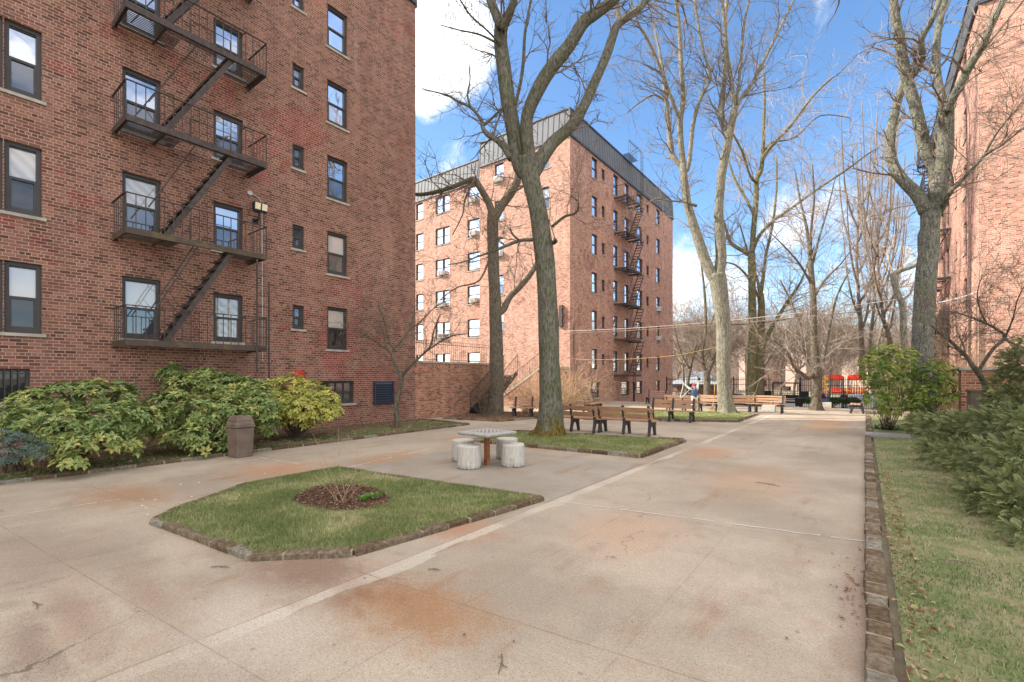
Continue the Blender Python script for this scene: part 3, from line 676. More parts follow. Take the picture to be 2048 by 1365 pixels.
mb.face([(XS,BY,BT),(XS,B2E,BT),(XS,B2E,19.2),(XS,BY+.2,19.2)]); mb.face([(XS,B2E,BT),(WX,B2E,BT),(WX-.2,B2E,19.2),(XS,B2E,19.2)]); mb.build('roof', M['roofing'], b2)
u0, u1 = FX(1228,600,WX).y, FX(1283,600,WX+1.1).y
F2 = [TZ[k]-1.95 for k in range(5,-1,-1)]
fire_escape(fE, u0, u1, 1.1, F2, 'dark iron fire escape on the shaded side of the free-standing brick house', u0+1.55, u0+3.4, ladder=(u0+1.,u0+1.35,1.15,1.1,4.), roofl=(u0+2.9,1.05,F2[-1]+.2,19.5), bal=.24)
mb = MB(); [mb.fbox(fE,u0+1.6,u0+3.4,.02+q*.075,.05+q*.075,19.32,19.35) for q in range(7)]
for i in range(6): mb.fbox(fE,u0+1.6+i*.33,u0+1.62+i*.33,.48,.5,19.4,20.3)
mb.fbox(fE,u0+1.6,u0+3.4,.47,.51,20.3,20.34); tag(mb.build('roof_platform', M['iron'], loc=fE(u0+2,0,19.3)), 'small railed iron platform at the roof edge above the far fire escape', 'platform')
nm = ['top','second','third','fourth','fifth','lowest']
for (px, row, cw) in ((998,0,'the column behind the forked trunk'),(998,2,'the column behind the forked trunk'),):
    air_con(fS, FY(px,500,BY).x, TZ[row]-1.38, f'white air conditioner, {nm[row]} window of {cw}')
for (px, row, cw) in ((884,2,'the paired window column'),(884,3,'the paired window column'),(884,4,'the paired window column'),(948,1,'the column right of the paired windows'),(948,3,'the column right of the paired windows'),(948,0,'the column right of the paired windows')):
    air_con(fS2, FY(px,500,BY+1.8).x, TZ[row]-1.38, f'white air conditioner, {nm[row]} window of {cw}')
for row in (3,4):
    u = sum(RC[6][0])/2+.1; air_con(fE, u, TZ[row]-1.3, f'air conditioner in the {nm[row]} window of the shaded wall near its far corner')
mb = MB(); yl = y2(1158,1172); mb.fbox(fE,yl[0],yl[1],.004,.06,.45,1.15)
for i in range(7): mb.fbox(fE,yl[0]+.03,yl[1]-.03,.062,.12,.5+i*.09,.55+i*.09)
tag(mb.build('louvre_vent', M['louver'], loc=fE(yl[0],0,.4)), 'small dark louvre vent at the foot of the free-standing brick house', 'vent')
mb = MB(); y0 = FX(1147,600,WX).y
mb.tube([fE(y0,.08,.1),fE(y0,.08,5.2),fE(y0+.25,.08,5.5)],.05,8); mb.tube([fE(y0+.35,.06,.1),fE(y0+.35,.06,3.)],.035,8)
tag(mb.build('drain_pipe', M['copper'], loc=fE(y0,0,0)), 'rust red pipe up the corner of the free-standing brick house', 'pipe')
mb = MB(); yb = BY+.0; mb.box((WX-.75,BY-.18,5.1),(WX-.5,BY,6.5)); 
for z in (5.2,5.8,6.3): mb.tube([(WX-.6,BY-.1,z),(WX-.3,BY-.35,z),(WX-.25,BY-.4,z+.1)],.03,6)
tag(mb.build('cable_bracket', M['iron'], loc=(WX-.6,BY,5)), 'rusty cable bracket on the corner of the free-standing brick house', 'bracket')
# building 3
X3, Y3 = 3.8, 27.4
b3 = thing('apartment_building', (X3,Y3,0), 'brick apartment house at the right edge with a pale sunlit side', 'building', 'brick apartment houses')
fW = lambda u, d, z: (X3-d, u, z); fS3 = lambda u, d, z: (u, Y3-d, z)
def y3(p0, p1):
    a, b = FX(p0,600,X3).y, FX(p1,600,X3).y; return (min(a,b), max(a,b))
h3 = []; w3 = []
for k, z in enumerate(TZ):
    for (c_, hh, oo) in (((30.3,31.2),1.5,0),((33.2,33.7),.85,.3),((36,37),1.55,0),((38.4,39.3),1.55,0),((41.5,42.5),1.5,0),((44.6,45.4),1.5,0)):
        h3.append((*c_,z-oo-hh,z-oo)); w3.append((*c_,z-oo-hh,z-oo,rr.choice(GL_UP),rr.choice(GL_LO)))
mb = MB(); facade(mb, fW, Y3, 47.6, -2.2, BT, h3, .2)
mb.face([(X3,Y3,-.3),(X3+14,Y3,-.3),(X3+14,Y3,BT),(X3,Y3,BT)]); mb.face([(X3,47.6,-2),(X3+14,47.6,-2),(X3+14,47.6,BT),(X3,47.6,BT)]); mb.face([(X3+14,Y3,-2),(X3+14,47.6,-2),(X3+14,47.6,BT),(X3+14,Y3,BT)])
for h in h3: mb.face([fW(h[0],-.2,h[2]),fW(h[1],-.2,h[2]),fW(h[1],-.2,h[3]),fW(h[0],-.2,h[3])])
mb.build('wall', M['brick3'], b3)
for w in w3: window(b3, fW, *w, fw=.05)
mansard(b3, fW, Y3, 47.6, BT+.12, 19.2); mansard(b3, fS3, X3, X3+14, BT+.12, 19.2)
mb = MB(); mb.face([(X3+.2,Y3+.2,19.2),(X3+14,Y3+.2,19.2),(X3+14,47.6,19.2),(X3+.2,47.6,19.2)]); mb.build('roof', M['roofing'], b3)
fire_escape(fW, 35.2, 40., 1.1, F2, 'iron fire escape on the sunlit side of the house at the right edge', 36.7, 38.6, roofl=(38.4,1.05,F2[-1]+.2,19.5), bal=.24)
mb = MB(); p = FY(1952,600,Y3-.1); mb.tube([(p.x,p.y,.2),(p.x,p.y,5.1),(p.x-.25,p.y,5.3)],.045,8)
tag(mb.build('drain_pipe', M['copper'], loc=(p.x,p.y,0)), 'rusty pipe down the corner of the house at the right edge', 'pipe')
# low brick planter structure at right
a, b = FY(1922,800,18.), FY(2075,800,18.)
root = thing('brick_planter', (a.x,18,0), 'low brick planter wall with a dark metal box in front of it, beside the cypress', 'planter')
mb = MB(); mb.box((a.x,18.,-.1),(b.x,18.5,FY(1930,741,18).z)); mb.build('brick_face', M['brick2'], root)
mb = MB(); mb.box((a.x-.04,17.96,FY(1930,741,18).z+.002),(b.x,18.54,FY(1930,741,18).z+.09)); mb.build('coping', M['sill'], root)
p, q = FY(1938,783,16.8), FY(2010,783,16.8)
mb = MB(); mb.box((p.x,16.5,0),(q.x,17.1,p.z)); mb.box((p.x-.03,16.47,p.z+.002),(q.x+.03,17.13,p.z+.05))
tag(mb.build('utility_box', M['bin'], loc=(p.x,16.8,0)), 'dark brown utility box standing before the low brick planter', 'utility box')
# ---------------------------------------------------------------- trees
def smooth(pts, sub=3):
    out = []; n = len(pts)
    for i in range(n-1):
        p0, p1, p2, p3 = pts[max(i-1,0)], pts[i], pts[i+1], pts[min(i+2,n-1)]
        for k in range(sub):
            t_ = k/sub; a = []
            for j in range(4):
                A, B, D, E = p0[j], p1[j], p2[j], p3[j]
                a.append(.5*((2*B)+(-A+D)*t_+(2*A-5*B+4*D-E)*t_*t_+(-A+3*B-3*D+E)*t_**3))
            out.append(a)
    out.append(list(pts[-1])); return out
def pxchain(lst, t0, dend=0., d0=0.):
    # survey points (px, py, width px) on a limb that recedes from d0 to dend metres
    out = []; n = len(lst)-1
    for i, (px, py, w_) in enumerate(lst):
        t_ = t0+d0+(dend-d0)*i/max(1,n); p = W(px, py, t_); out.append((p.x, p.y, p.z, w_/2*t_/F/math.sqrt(1+((px-CX)/F)**2)))
    return out
def grow(mb, rr, p, d, L, r, lvl, kids=4, droop=.0, n=3, wild=.28, rmin=.004):
    seg = 5 if lvl else 4; pts = [p]; dd = V(d)
    for i in range(seg):
        dd = (dd+V((rr.gauss(0,wild),rr.gauss(0,wild),rr.gauss(.03,wild*.8)-droop))).normalized(); pts.append(pts[-1]+dd*(L/seg))
    mb.tube(pts, [max(rmin, r*(1-.75*i/seg)) for i in range(seg+1)], n if r < .03 else 5, cap=False)
    if lvl > 0:
        for k in range(kids):
            j = rr.randint(1, seg); q = pts[j]; base = (pts[j]-pts[j-1]).normalized()
            side = base.cross(V((rr.gauss(0,1),rr.gauss(0,1),rr.gauss(0,1)))).normalized(); a = rr.uniform(.45,1.0)
            grow(mb, rr, q, (base*math.cos(a)+side*math.sin(a)).normalized(), L*rr.uniform(.4,.68), max(rmin, r*.52), lvl-1, kids, droop, n, wild, rmin)
def sprout(mb, rr, ch, num, L, lvl=2, kids=4, start=.3, up=.25, r0=.35, droop=0., rmin=.004, rmax=.035):
    n = len(ch)
    for k in range(num):
        i = rr.randint(int(n*start), n-2); p = V(ch[i][:3]); q = V(ch[i+1][:3]); base = (q-p).normalized()
        side = base.cross(V((rr.gauss(0,1),rr.gauss(0,1),rr.gauss(0,1)))).normalized(); a = rr.uniform(.5,1.15)
        d = (base*math.cos(a)+side*math.sin(a)+V((0,0,up))).normalized(); r = min(rmax, ch[i][3]*r0)
        grow(mb, rr, p, d, L*rr.uniform(.5,1.15), r, lvl, kids, droop, 3, .2, rmin)
def tree(label, t0, trunk, limbs, mat, tmat='twig', num=9, L=2.2, seed=1, flare=None, lvl=2, kids=4, name='bare_tree', group=None, rmin=.004, rough=.06, top=None, cat='tree'):
    rr = random.Random(seed)
    tr = smooth(pxchain(trunk, t0), 4)
    root = thing(name, (tr[0][0], tr[0][1], 0 if tr[0][2] > -.3 else tr[0][2]), label, cat, group)
    mb = MB(); mb.tube([V(p[:3]) for p in tr], [p[3]*.94 for p in tr], 28, rough=rough, flare=(.2, flare[0], flare[1], seed) if flare else None)
    mb.build('trunk', M[mat], root, smooth=True)
    mb = MB(); tw = MB()
    for l in limbs:
        pts, dend = l[0], l[1]; nn = l[2] if len(l) > 2 else num; d0 = l[3] if len(l) > 3 else 0.
        ch = smooth(pxchain(pts, t0, dend, d0), 4)
        mb.tube([V(p[:3]) for p in ch], [max(.008, p[3]*.93) for p in ch], 14 if ch[0][3] > .1 else 8, rough=rough)
        sprout(tw, rr, ch, nn, L, lvl, kids, start=.15 if len(l) < 5 else l[4], rmin=rmin)
        if pts[-1][1] < 5 and pts[-1][2] > 4:       # carries on above the frame
            q = V(ch[-1][:3]); dd = (q-V(ch[-3][:3])).normalized()
            grow(tw, rr, q, (dd+V((0,0,.3))).normalized(), 3.2, ch[-1][3], 2, 4, rmin=rmin)
    cr = mb.build('crown', M[mat], root, smooth=True)
    tw.build('twigs', M[tmat], cr)
    return root
# the big forked tree
tree('tall forked grey tree with moss-gold foot in the middle lawn bed', 14.1,
 [(1098,882,60),(1098,874,58),(1100,860,55),(1101,830,54),(1101,790,47),(1099,724,44),(1096,629,42),(1091,533,41),(1079,438,39),(1069,390,38),(1058,345,40),(1052,318,44)],
 [([(1060,352,32),(1040,334,32),(1028,270,32),(1016,198,31),(1007,132,30),(1001,80,28),(1004,40,30)],.3,10),
  ([(1003,55,20),(992,30,19),(978,-10,18),(970,-60,16)],1.,4), ([(1004,60,18),(1018,30,17),(1030,-8,16),(1040,-60,13)],-.6,4),
  ([(1062,345,30),(1056,300,28),(1053,246,26),(1062,210,27),(1080,172,29),(1104,134,29),(1139,90,28),(1166,46,27),(1192,27,24),(1226,2,22),(1262,-40,20)],-1.6,12),
  ([(1062,356,34),(1078,325,32),(1104,288,28),(1147,248,24),(1168,212,22),(1185,174,21),(1213,110,20),(1233,54,18),(1250,38,17),(1275,20,15),(1300,-8,14)],1.2,12),
  ([(1240,48,11),(1236,25,10),(1228,-5,9)],1.3,3,1.1),
  ([(1022,318,15),(1008,296,13),(993,280,12),(976,270,11),(966,257,9),(962,240,7),(941,215,6),(915,203,5),(897,192,4),(868,184,3),(846,180,2)],1.8,16),
  ([(966,252,7),(980,240,6),(1000,222,5),(1012,214,4)],1.2,5,.9),
  ([(941,215,5),(935,190,4),(940,160,3),(938,130,2)],2.,6,1.4),
  ([(1030,212,7),(1041,165,7),(1047,120,7),(1050,66,6),(1062,0,5),(1068,-30,4)],-.8,10),
  ([(1000,88,5),(975,62,4),(940,30,4),(915,-10,3)],-1.4,10),
  ([(1000,90,5),(960,70,4),(915,60,3),(880,50,2)],-.5,8),
  ([(1104,454,7),(1129,434,6),(1148,428,5),(1157,418,4),(1155,402,3),(1140,392,2)],-1.,9),
  ([(1064,480,8),(1042,481,7),(1019,489,7),(986,503,6),(957,513,4),(924,525,3),(895,530,2)],-1.3,14),
  ([(1040,482,5),(1026,470,4),(1020,455,3)],-.8,4,-.5),
  ([(1106,486,10),(1112,483,8),(1109,478,6)],-.4,1)],
 'bark1', num=9, L=1.5, seed=21, flare=(1.,7), lvl=2, kids=4)
tree('slimmer grey tree with lopped elbow limb beside the iron stairs', 21.8,
 [(990,838,34),(991,822,33),(993,790,30),(993,724,29),(991,629,26),(987,533,24),(985,448,24),(987,430,26)],
 [([(986,440,18),(979,410,15),(960,376,13),(948,360,14),(933,363,11),(895,378,9),(848,389,8),(815,388,7)],.5,14),
  ([(987,440,22),(1004,410,19),(1028,377,17),(1037,345,16),(1034,300,13),(1030,240,10),(1024,180,7)],1.,10),
  ([(998,628,12),(1008,618,14),(1019,595,13),(1043,571,12),(1068,538,11),(1085,500,9),(1098,440,6)],1.,5),
  ([(948,362,5),(930,400,4),(925,430,3),(905,470,2)],-.8,8),([(1020,385,6),(1040,378,4),(1060,360,3)],-1,4),
  ([(984,500,5),(960,560,4),(915,575,3),(880,600,2)],-1.,6)],
 'bark2', num=8, L=1.8, seed=31, flare=(.6,6))
tree('tall pale-barked tree forking high above the sunlit lawn bed', 23.2,
 [(1455,832,38),(1453,812,35),(1449,780,32),(1447,724,31),(1447,667,31),(1443,620,33),(1438,575,35),(1434,548,36)],
 [([(1432,560,26),(1418,538,24),(1399,487,22),(1384,440,19),(1373,400,17),(1367,349,17),(1366,330,16)],.6,6),
  ([(1366,338,12),(1352,322,11),(1342,302,13),(1337,246,9),(1331,190,8),(1322,120,6),(1310,60,4)],1.5,14,.6),
  ([(1366,332,14),(1362,290,13),(1360,246,13),(1366,190,11),(1362,130,10),(1360,77,9),(1352,-5,8)],.4,12,.6),
  ([(1361,240,8),(1345,205,8),(1327,154,8),(1306,103,7),(1290,70,6),(1276,46,5),(1260,-5,4)],-1,12,.5),
  ([(1370,345,10),(1378,328,9),(1386,250,9),(1400,200,8),(1414,172,7),(1421,150,7),(1404,92,6),(1388,-5,5)],-.8,12,.5),
  ([(1436,560,28),(1442,513,24),(1437,436,20),(1440,390,19),(1444,345,19),(1453,297,19),(1462,255,16),(1470,222,15)],-.4,8),
  ([(1456,285,11),(1447,246,12),(1442,222,14),(1449,154,10),(1450,51,9),(1454,-5,8)],.7,12,-.3),
  ([(1470,226,9),(1464,170,9),(1455,118,9),(1450,60,8),(1444,-5,7)],-1.4,12,-.4),
  ([(1470,222,9),(1480,200,9),(1506,164,8),(1537,103,7),(1565,46,6),(1592,-8,5)],.8,14,-.4),
  ([(1473,210,7),(1481,128,7),(1488,51,6),(1500,-5,5)],-1.5,10,-.4),
  ([(1392,412,7),(1370,405,4),(1340,402,4),(1310,398,3),(1295,410,2)],-1.5,10,.4),
  ([(1336,210,5),(1310,190,4),(1280,205,3),(1255,225,2)],1.8,10,1.2)],
 'bark3', 'twig', num=10, L=2.4, seed=41, flare=(.8,6), rough=.1, rmin=.005)
tree('pair of slim greenish trunks, left one, with long arching branches', 29.5,
 [(1503,806,23),(1502,780,22),(1504,720,19),(1505,667,17),(1504,564,16),(1503,508,16)],
 [([(1503,512,13),(1508,450,12),(1512,400,12),(1513,360,12),(1524,330,10),(1528,231,7),(1529,180,5),(1526,130,3)],.5,12),
  ([(1524,335,8),(1530,308,8),(1578,256,6),(1624,195,5),(1660,160,4),(1680,145,3),(1716,108,2)],-2,16,.3),
  ([(1506,500,9),(1520,470,8),(1550,440,7),(1578,420,7),(1635,379,6),(1696,338,5),(1730,312,4),(1760,294,2)],-3,18),
  ([(1503,510,9),(1482,500,9),(1460,484,7),(1450,451,5),(1430,400,3)],1.5,10),
  ([(1513,365,8),(1500,352,6),(1486,308,5),(1468,272,4),(1445,230,2)],-1.5,12),
  ([(1508,430,7),(1490,395,6),(1470,360,5),(1455,318,4),(1430,280,2)],2,12),
  ([(1530,300,5),(1545,285,4),(1590,275,4),(1640,232,3),(1700,236,2)],2,12,.3)],
 'bark4', 'twigpale', num=10, L=2.8, seed=51, flare=(.5,5), rmin=.006, group='bare park trees near the gate')
tree('pair of slim greenish trunks, right one, splitting into a low fan', 30.3,
 [(1519,806,28),(1519,780,20),(1521,720,17),(1522,667,16),(1523,610,15),(1521,588,14)],
 [([(1521,592,9),(1526,559,8),(1530,520,7),(1545,451,6),(1553,380,5),(1553,308,3)],1,12),
  ([(1524,700,11),(1540,662,9),(1568,615,8),(1585,590,7),(1604,559,5),(1629,492,3)],-1.5,14),
  ([(1521,590,8),(1512,550,6),(1500,520,5),(1480,450,3)],1.6,10),([(1519,600,6),(1500,560,6),(1470,530,4),(1440,525,2)],-1.6,10)],
 'bark4', 'twigpale', num=10, L=2.8, seed=52, rmin=.006, group='bare park trees near the gate')
tree('stout dark trunk forking low in front of the black gate', 25.4,
 [(1632,826,25),(1632,810,24),(1632,780,21),(1631,740,21),(1629,700,17),(1627,667,15),(1626,590,14),(1620,523,13)],
 [([(1629,745,9),(1616,757,10),(1604,748,9),(1588,735,7),(1578,712,6),(1560,690,4),(1530,675,3)],-1.5,12),
  ([(1628,740,9),(1616,730,9),(1607,700,7),(1600,650,5),(1580,600,4),(1560,560,3)],1.5,12),
  ([(1634,750,9),(1644,730,8),(1650,700,7),(1662,640,6),(1675,590,5),(1700,540,3)],-1,12),
  ([(1621,530,9),(1614,461,7),(1600,400,5),(1590,340,3)],1,12),([(1621,530,8),(1622,461,6),(1628,400,5),(1625,330,3)],-1,12),
  ([(1622,540,7),(1640,470,5),(1655,420,4),(1672,350,2)],1.5,12),([(1624,570,7),(1600,530,5),(1575,500,4),(1545,470,2)],-1.5,12),
  ([(1626,600,6),(1650,560,5),(1680,530,4),(1710,490,2)],1.5,12)],
 'bark2', 'twigpale', num=10, L=2.5, seed=61, flare=(.9,6), rmin=.006, group='bare park trees near the gate')
tree('slender dark Y-shaped tree before the shingled pavilion', 27.,
 [(1414,812,20),(1414,790,15),(1414,760,15),(1414,742,14)],
 [([(1413,750,9),(1406,728,9),(1404,700,8),(1411,668,7),(1410,600,6),(1404,540,4),(1395,470,3)],.6,12),
  ([(1415,750,9),(1424,728,8),(1432,705,6),(1440,680,5),(1455,640,3)],-.8,8)], 'bark2', 'twig', num=8, L=2., seed=62, rmin=.005)
tree('thin leaning dark sapling trunk behind the person in the blue vest', 28.,
 [(1370,800,9),(1375,770,8),(1380,740,7),(1386,715,6),(1392,690,5)],
 [([(1386,715,5),(1400,690,4),(1425,640,3),(1450,580,2)],.6,10),([(1380,740,4),(1360,700,3),(1348,650,2)],-.6,8)], 'bark2', 'twig', num=8, L=1.8, seed=63, rmin=.005, name='sapling')
tree('massive lichen-spotted tree with twisted crossing limbs on the right', 14.4,
 [(1848,880,76),(1847,850,60),(1846,790,52),(1845,700,50),(1848,630,49),(1851,564,48),(1857,500,46),(1860,450,45),(1862,415,48)],
 [([(1852,425,34),(1836,392,32),(1806,362,27),(1788,335,26),(1780,300,25),(1783,256,24),(1790,225,22),(1799,190,20),(1810,160,18)],1.3,7),
  ([(1866,430,38),(1872,380,36),(1872,345,34),(1858,315,30),(1850,300,31),(1840,255,29),(1831,215,28),(1820,180,28),(1809,140,28),(1803,110,25),(1797,67,23),(1790,30,22),(1786,-8,20)],.5,10),
  ([(1815,160,18),(1828,148,18),(1840,130,16),(1845,108,15),(1841,82,16),(1856,55,16),(1866,35,15),(1882,-8,14)],-.8,7,.3),
  ([(1870,420,40),(1880,370,40),(1889,320,40),(1891,270,38),(1893,228,36),(1893,205,34)],-.7,5),
  ([(1891,225,24),(1880,185,22),(1874,150,20),(1872,113,19),(1875,70,18),(1880,40,17),(1892,-8,15)],-.1,7,-.7),
  ([(1893,222,28),(1903,200,26),(1916,178,24),(1930,150,22),(1941,130,22),(1955,108,21),(1967,87,20),(1987,41,19),(2010,-8,17)],-2.,10,-.7),
  ([(1878,430,14),(1888,412,13),(1896,390,12),(1926,359,10),(1948,335,9),(1968,312,9),(1990,298,7),(2008,287,6),(2050,254,5)],-2.2,16),
  ([(1968,312,6),(1988,275,6),(2010,245,5),(2030,222,4),(2055,190,3)],-2.6,10,-1.3),
  ([(1895,392,8),(1905,372,7),(1903,350,6),(1897,335,4)],-.9,3,-.5)],
 'bark8', 'twig', num=8, L=1.5, seed=71, flare=(.5,6), rough=.05)
tree('lopped pale stub tree with an elbow limb behind the massive right tree', 17.5,
 [(1812,790,20),(1810,720,17),(1807,656,16),(1806,620,15),(1803,602,16)],
 [([(1804,606,15),(1794,585,14),(1788,562,14),(1787,550,14),(1798,543,11),(1822,535,11),(1838,528,9)],.5,3),
  ([(1806,600,6),(1820,588,5),(1826,570,3)],.2,6)], 'bark3', 'twigtan', num=5, L=1.1, seed=72)
tree('small dark ornamental tree with spreading twigs against the near brick wall', 16.3,
 [(795,858,15),(794,838,12),(793,815,11),(798,785,11),(803,763,11),(802,752,11)],
 [([(802,758,8),(796,740,7),(786,716,7),(788,700,6),(800,685,5),(815,665,4),(826,640,3),(830,610,2)],.5,12),
  ([(803,757,8),(812,742,7),(832,722,6),(850,705,5),(862,690,4),(868,660,3),(880,630,2)],-.8,12),
  ([(786,714,5),(775,700,4),(760,690,4),(735,672,3),(710,660,2)],.6,14,.3),([(788,702,5),(775,672,4),(768,640,3),(755,610,2)],-.6,12),
  ([(850,705,4),(880,685,3),(905,672,3),(935,668,2)],-1.5,10,-.6),([(815,665,3),(845,640,3),(870,615,2),(900,600,2)],.9,10,.4)],
 'bark2', 'twig', num=8, L=1.05, seed=81, kids=4, rmin=.0035, name='ornamental_tree')
tree('low crooked dark-limbed tree reaching left from behind the cypress', 11.5,
 [(1974,830,20),(1973,800,18),(1970,770,16),(1958,748,15),(1946,733,14)],
 [([(1948,736,12),(1935,716,11),(1919,700,10),(1898,680,8),(1874,662,6),(1862,650,4)],.4,12),
  ([(1955,745,10),(1985,700,9),(2010,675,9),(1995,660,8),(1974,648,7),(1945,636,5),(1910,625,4),(1880,622,2)],-.7,16),
  ([(2008,676,8),(2030,690,6),(2060,700,5)],-1.,8,-.4),([(1974,648,5),(1960,620,4),(1955,585,3),(1965,550,2)],-1.,12,-.4),
  ([(2010,676,6),(2025,640,4),(2035,600,3),(2050,570,2)],-1.4,12,-.4),([(1898,680,4),(1885,650,3),(1880,620,2)],.5,8,.2)],
 'bark2', 'twig', num=8, L=.9, seed=91, rmin=.0035, name='ornamental_tree')
# cluster of thin stemmed trees beyond the gate (each its own)
for i, (px, base, topx, topy, w0, t0, ex) in enumerate([(1724,760,1712,330,15,40,'leftmost'),(1740,755,1765,300,10,43,'tallest'),(1780,745,1745,420,14,38,'rightmost, low forked'),(1756,750,1800,400,8,46,'thinnest')]):
    mid = (px+topx)/2
    def cx(a): return px+(topx-px)*a
    yy = lambda a: base+(topy-base)*a
    br = []
    for k in range(9):
        a = .22+.07*k; s_ = (-1)**k; sp = 26+8*(k % 3)
        br.append(([(cx(a),yy(a),w0*.5*(1-a*.6)),(cx(a)+s_*sp*.45,yy(a)-35,w0*.35),(cx(a)+s_*sp*.8,yy(a)-95,w0*.25),(cx(a)+s_*sp,yy(a)-160-10*k,2)],(-1)**(k//2)*2.,8))
    tree(f'{ex} of the thin brown multi-stemmed trees beyond the fence right of the gate', t0, [(px,base,w0*.9),(px,base-60,w0*.8),(cx(.3),yy(.3),w0*.65)],
      [([(cx(.28),yy(.28),w0*.6),(cx(.55)-4,yy(.55),w0*.45),(cx(.8)+3,yy(.8),w0*.32),(cx(1),yy(1),2)],.5,12)]+br, 'barktan', 'twigpale', num=7, L=2.4, seed=100+i, rmin=.008, group='thin trees beyond the fence')
# bare trees beyond the street: four kinds, copied
def fartree(seed, h):
    rr = random.Random(seed); root = thing('street_tree', (0,0,0), 'leafless hazy tree beyond the street', 'tree', 'bare trees beyond the street')
    mb = MB(); pts = [V((0,0,-.2))]; 
    for i in range(4): pts.append(pts[-1]+V((rr.gauss(0,.12),rr.gauss(0,.12),h*.09)))
    mb.tube(pts, [.19,.16,.14,.13,.12], 8); mb.build('trunk', M['barktan'], root, smooth=True)
    tw = MB()
    for k in range(7):
        a = 2*math.pi*k/7+rr.random(); grow(tw, rr, pts[-1]-V((0,0,rr.random()*.8)), V((math.cos(a)*.55,math.sin(a)*.55,1)).normalized(), h*rr.uniform(.45,.65), .075, 3, 6, 0, 3, .14, .011)
    tw.build('crown', M['twigpale'], root); return root
protos = [fartree(s_, h_) for s_, h_ in ((1,11),(2,13),(3,12))]
rr = random.Random(77); spots = []
for i in range(26):
    px = 1350+ (i*19.5) % 500 + rr.uniform(-8,8); spots.append((px, rr.choice([50,64,66,72,78,85,92])))
for i, (px, t_) in enumerate(spots):
    o = protos[i] if i < 3 else copy_tree(protos[i % 3])
    p = W(px, 760, t_); 
    if 50 < p.y < 61.5: p.y = 62.5
    o.location = (p.x, p.y, terr(p.y)); o.rotation_euler = (0,0,rr.uniform(0,6.28)); s_ = rr.uniform(.75,1.1); o.scale = (s_,s_,s_)
# ---------------------------------------------------------------- shrubs
def leaf(mb, p, d, up, L, w_, c, fold=.25, mi=0):
    s_ = d.cross(up)
    if s_.length < 1e-3: s_ = d.orthogonal()
    s_.normalize(); nrm = s_.cross(d).normalized(); s_ *= w_/2; f_ = nrm*(w_*fold)
    b = p; m1 = p+d*L*.35; m2 = p+d*L*.72; tp = p+d*L-nrm*L*.12
    mb.idx([b, m1-s_+f_, m2-s_*.8+f_*.8, tp, m2+s_*.8+f_*.8, m1+s_+f_], [(0,1,2,3),(0,3,4,5)], mi, c)
def rvec(rr): return V((rr.gauss(0,1),rr.gauss(0,1),rr.gauss(0,1))).normalized()
def leafy(mb, rr, blobs, dens, L, w_, per=7, core=None, yell=None, flat=.8):
    tot = 0
    for (c, r) in blobs:
        n = int(dens*4*math.pi*r.x*r.z)
        for k in range(n):
            d = rvec(rr)
            if d.z < -.55: continue
            q = rr.uniform(.72,1.06); p = c+V((d.x*r.x*q, d.y*r.y*q, d.z*r.z*q))
            if any((cc is not c) and (((p.x-cc.x)/rc.x)**2+((p.y-cc.y)/rc.y)**2+((p.z-cc.z)/rc.z)**2 < .5) for cc, rc in blobs): continue
            if p.z < .05: continue
            ax = (d+V((0,0,flat))).normalized(); base = yell(p) if yell else .4; base += rr.gauss(0,.12)
            a0 = rr.random()*6.28; s1 = ax.orthogonal().normalized(); s2 = ax.cross(s1)
            for j in range(per):
                a = a0+6.283*j/per; od = (s1*math.cos(a)+s2*math.sin(a)+ax*rr.uniform(-.15,.55)+V((0,0,.02))).normalized()
                leaf(mb, p+od*L*.12, od, ax, L*rr.uniform(.7,1.15), w_*rr.uniform(.8,1.15), min(1,max(0,base+rr.gauss(0,.14))))
def shrub(name, label, cat, base, blobs, mat, dens, L, w_, per=7, yell=None, stems=6, seed=1, group=None, stemr=.015, flat=.8):
    rr = random.Random(seed); bl = []
    for (px, py, r, t_, *rest) in blobs:
        c = W(px, py, t_); rw = r*t_/F; bl.append((c, V((rw, rw*.85, rw*(rest[0] if rest else .85)))))
    root = thing(name, base, label, cat, group)
    mb = MB(); leafy(mb, rr, bl, dens, L, w_, per, yell=yell, flat=flat); fo = mb.build('foliage', M[mat], root)
    mb = MB()
    for (c, r) in bl:
        for k in range(max(2, stems//2)):
            b_ = V(base)+V((rr.uniform(-.15,.15),rr.uniform(-.15,.15),0)); e_ = c+V((rr.uniform(-.5,.5)*r.x,rr.uniform(-.5,.5)*r.y,rr.uniform(-.3,.6)*r.z))
            m_ = b_.lerp(e_,.5)+V((0,0,.12))+rvec(rr)*.06; mb.tube([b_,m_,e_],[stemr,stemr*.8,stemr*.4],5)
    mb.build('stems', M['twig'], root); return root
t1 = 9.7
shrub('laurel_bush', 'broad yellow-spotted laurel bush at the left edge, leftmost of its row', 'bush', G(135,925), [(20,845,45,9.2),(70,812,42,t1),(125,800,42,t1+.3),(185,795,42,t1+.5),(235,800,40,t1+.7),(255,840,40,t1),(205,850,50,9.3),(130,860,55,8.9),(60,850,50,8.8),(160,895,36,8.5),(215,885,35,8.9),(140,925,22,8.2),(290,840,34,t1+.4),(255,895,30,9.3),(95,900,34,8.5)], 'aucuba', 36, .14, .062, yell=lambda p: .52+(.2 if p.z < .55 else 0)+.25*noise.noise(p*1.3), seed=3, group='spotted laurel bushes along the wall')
t2 = 12.2
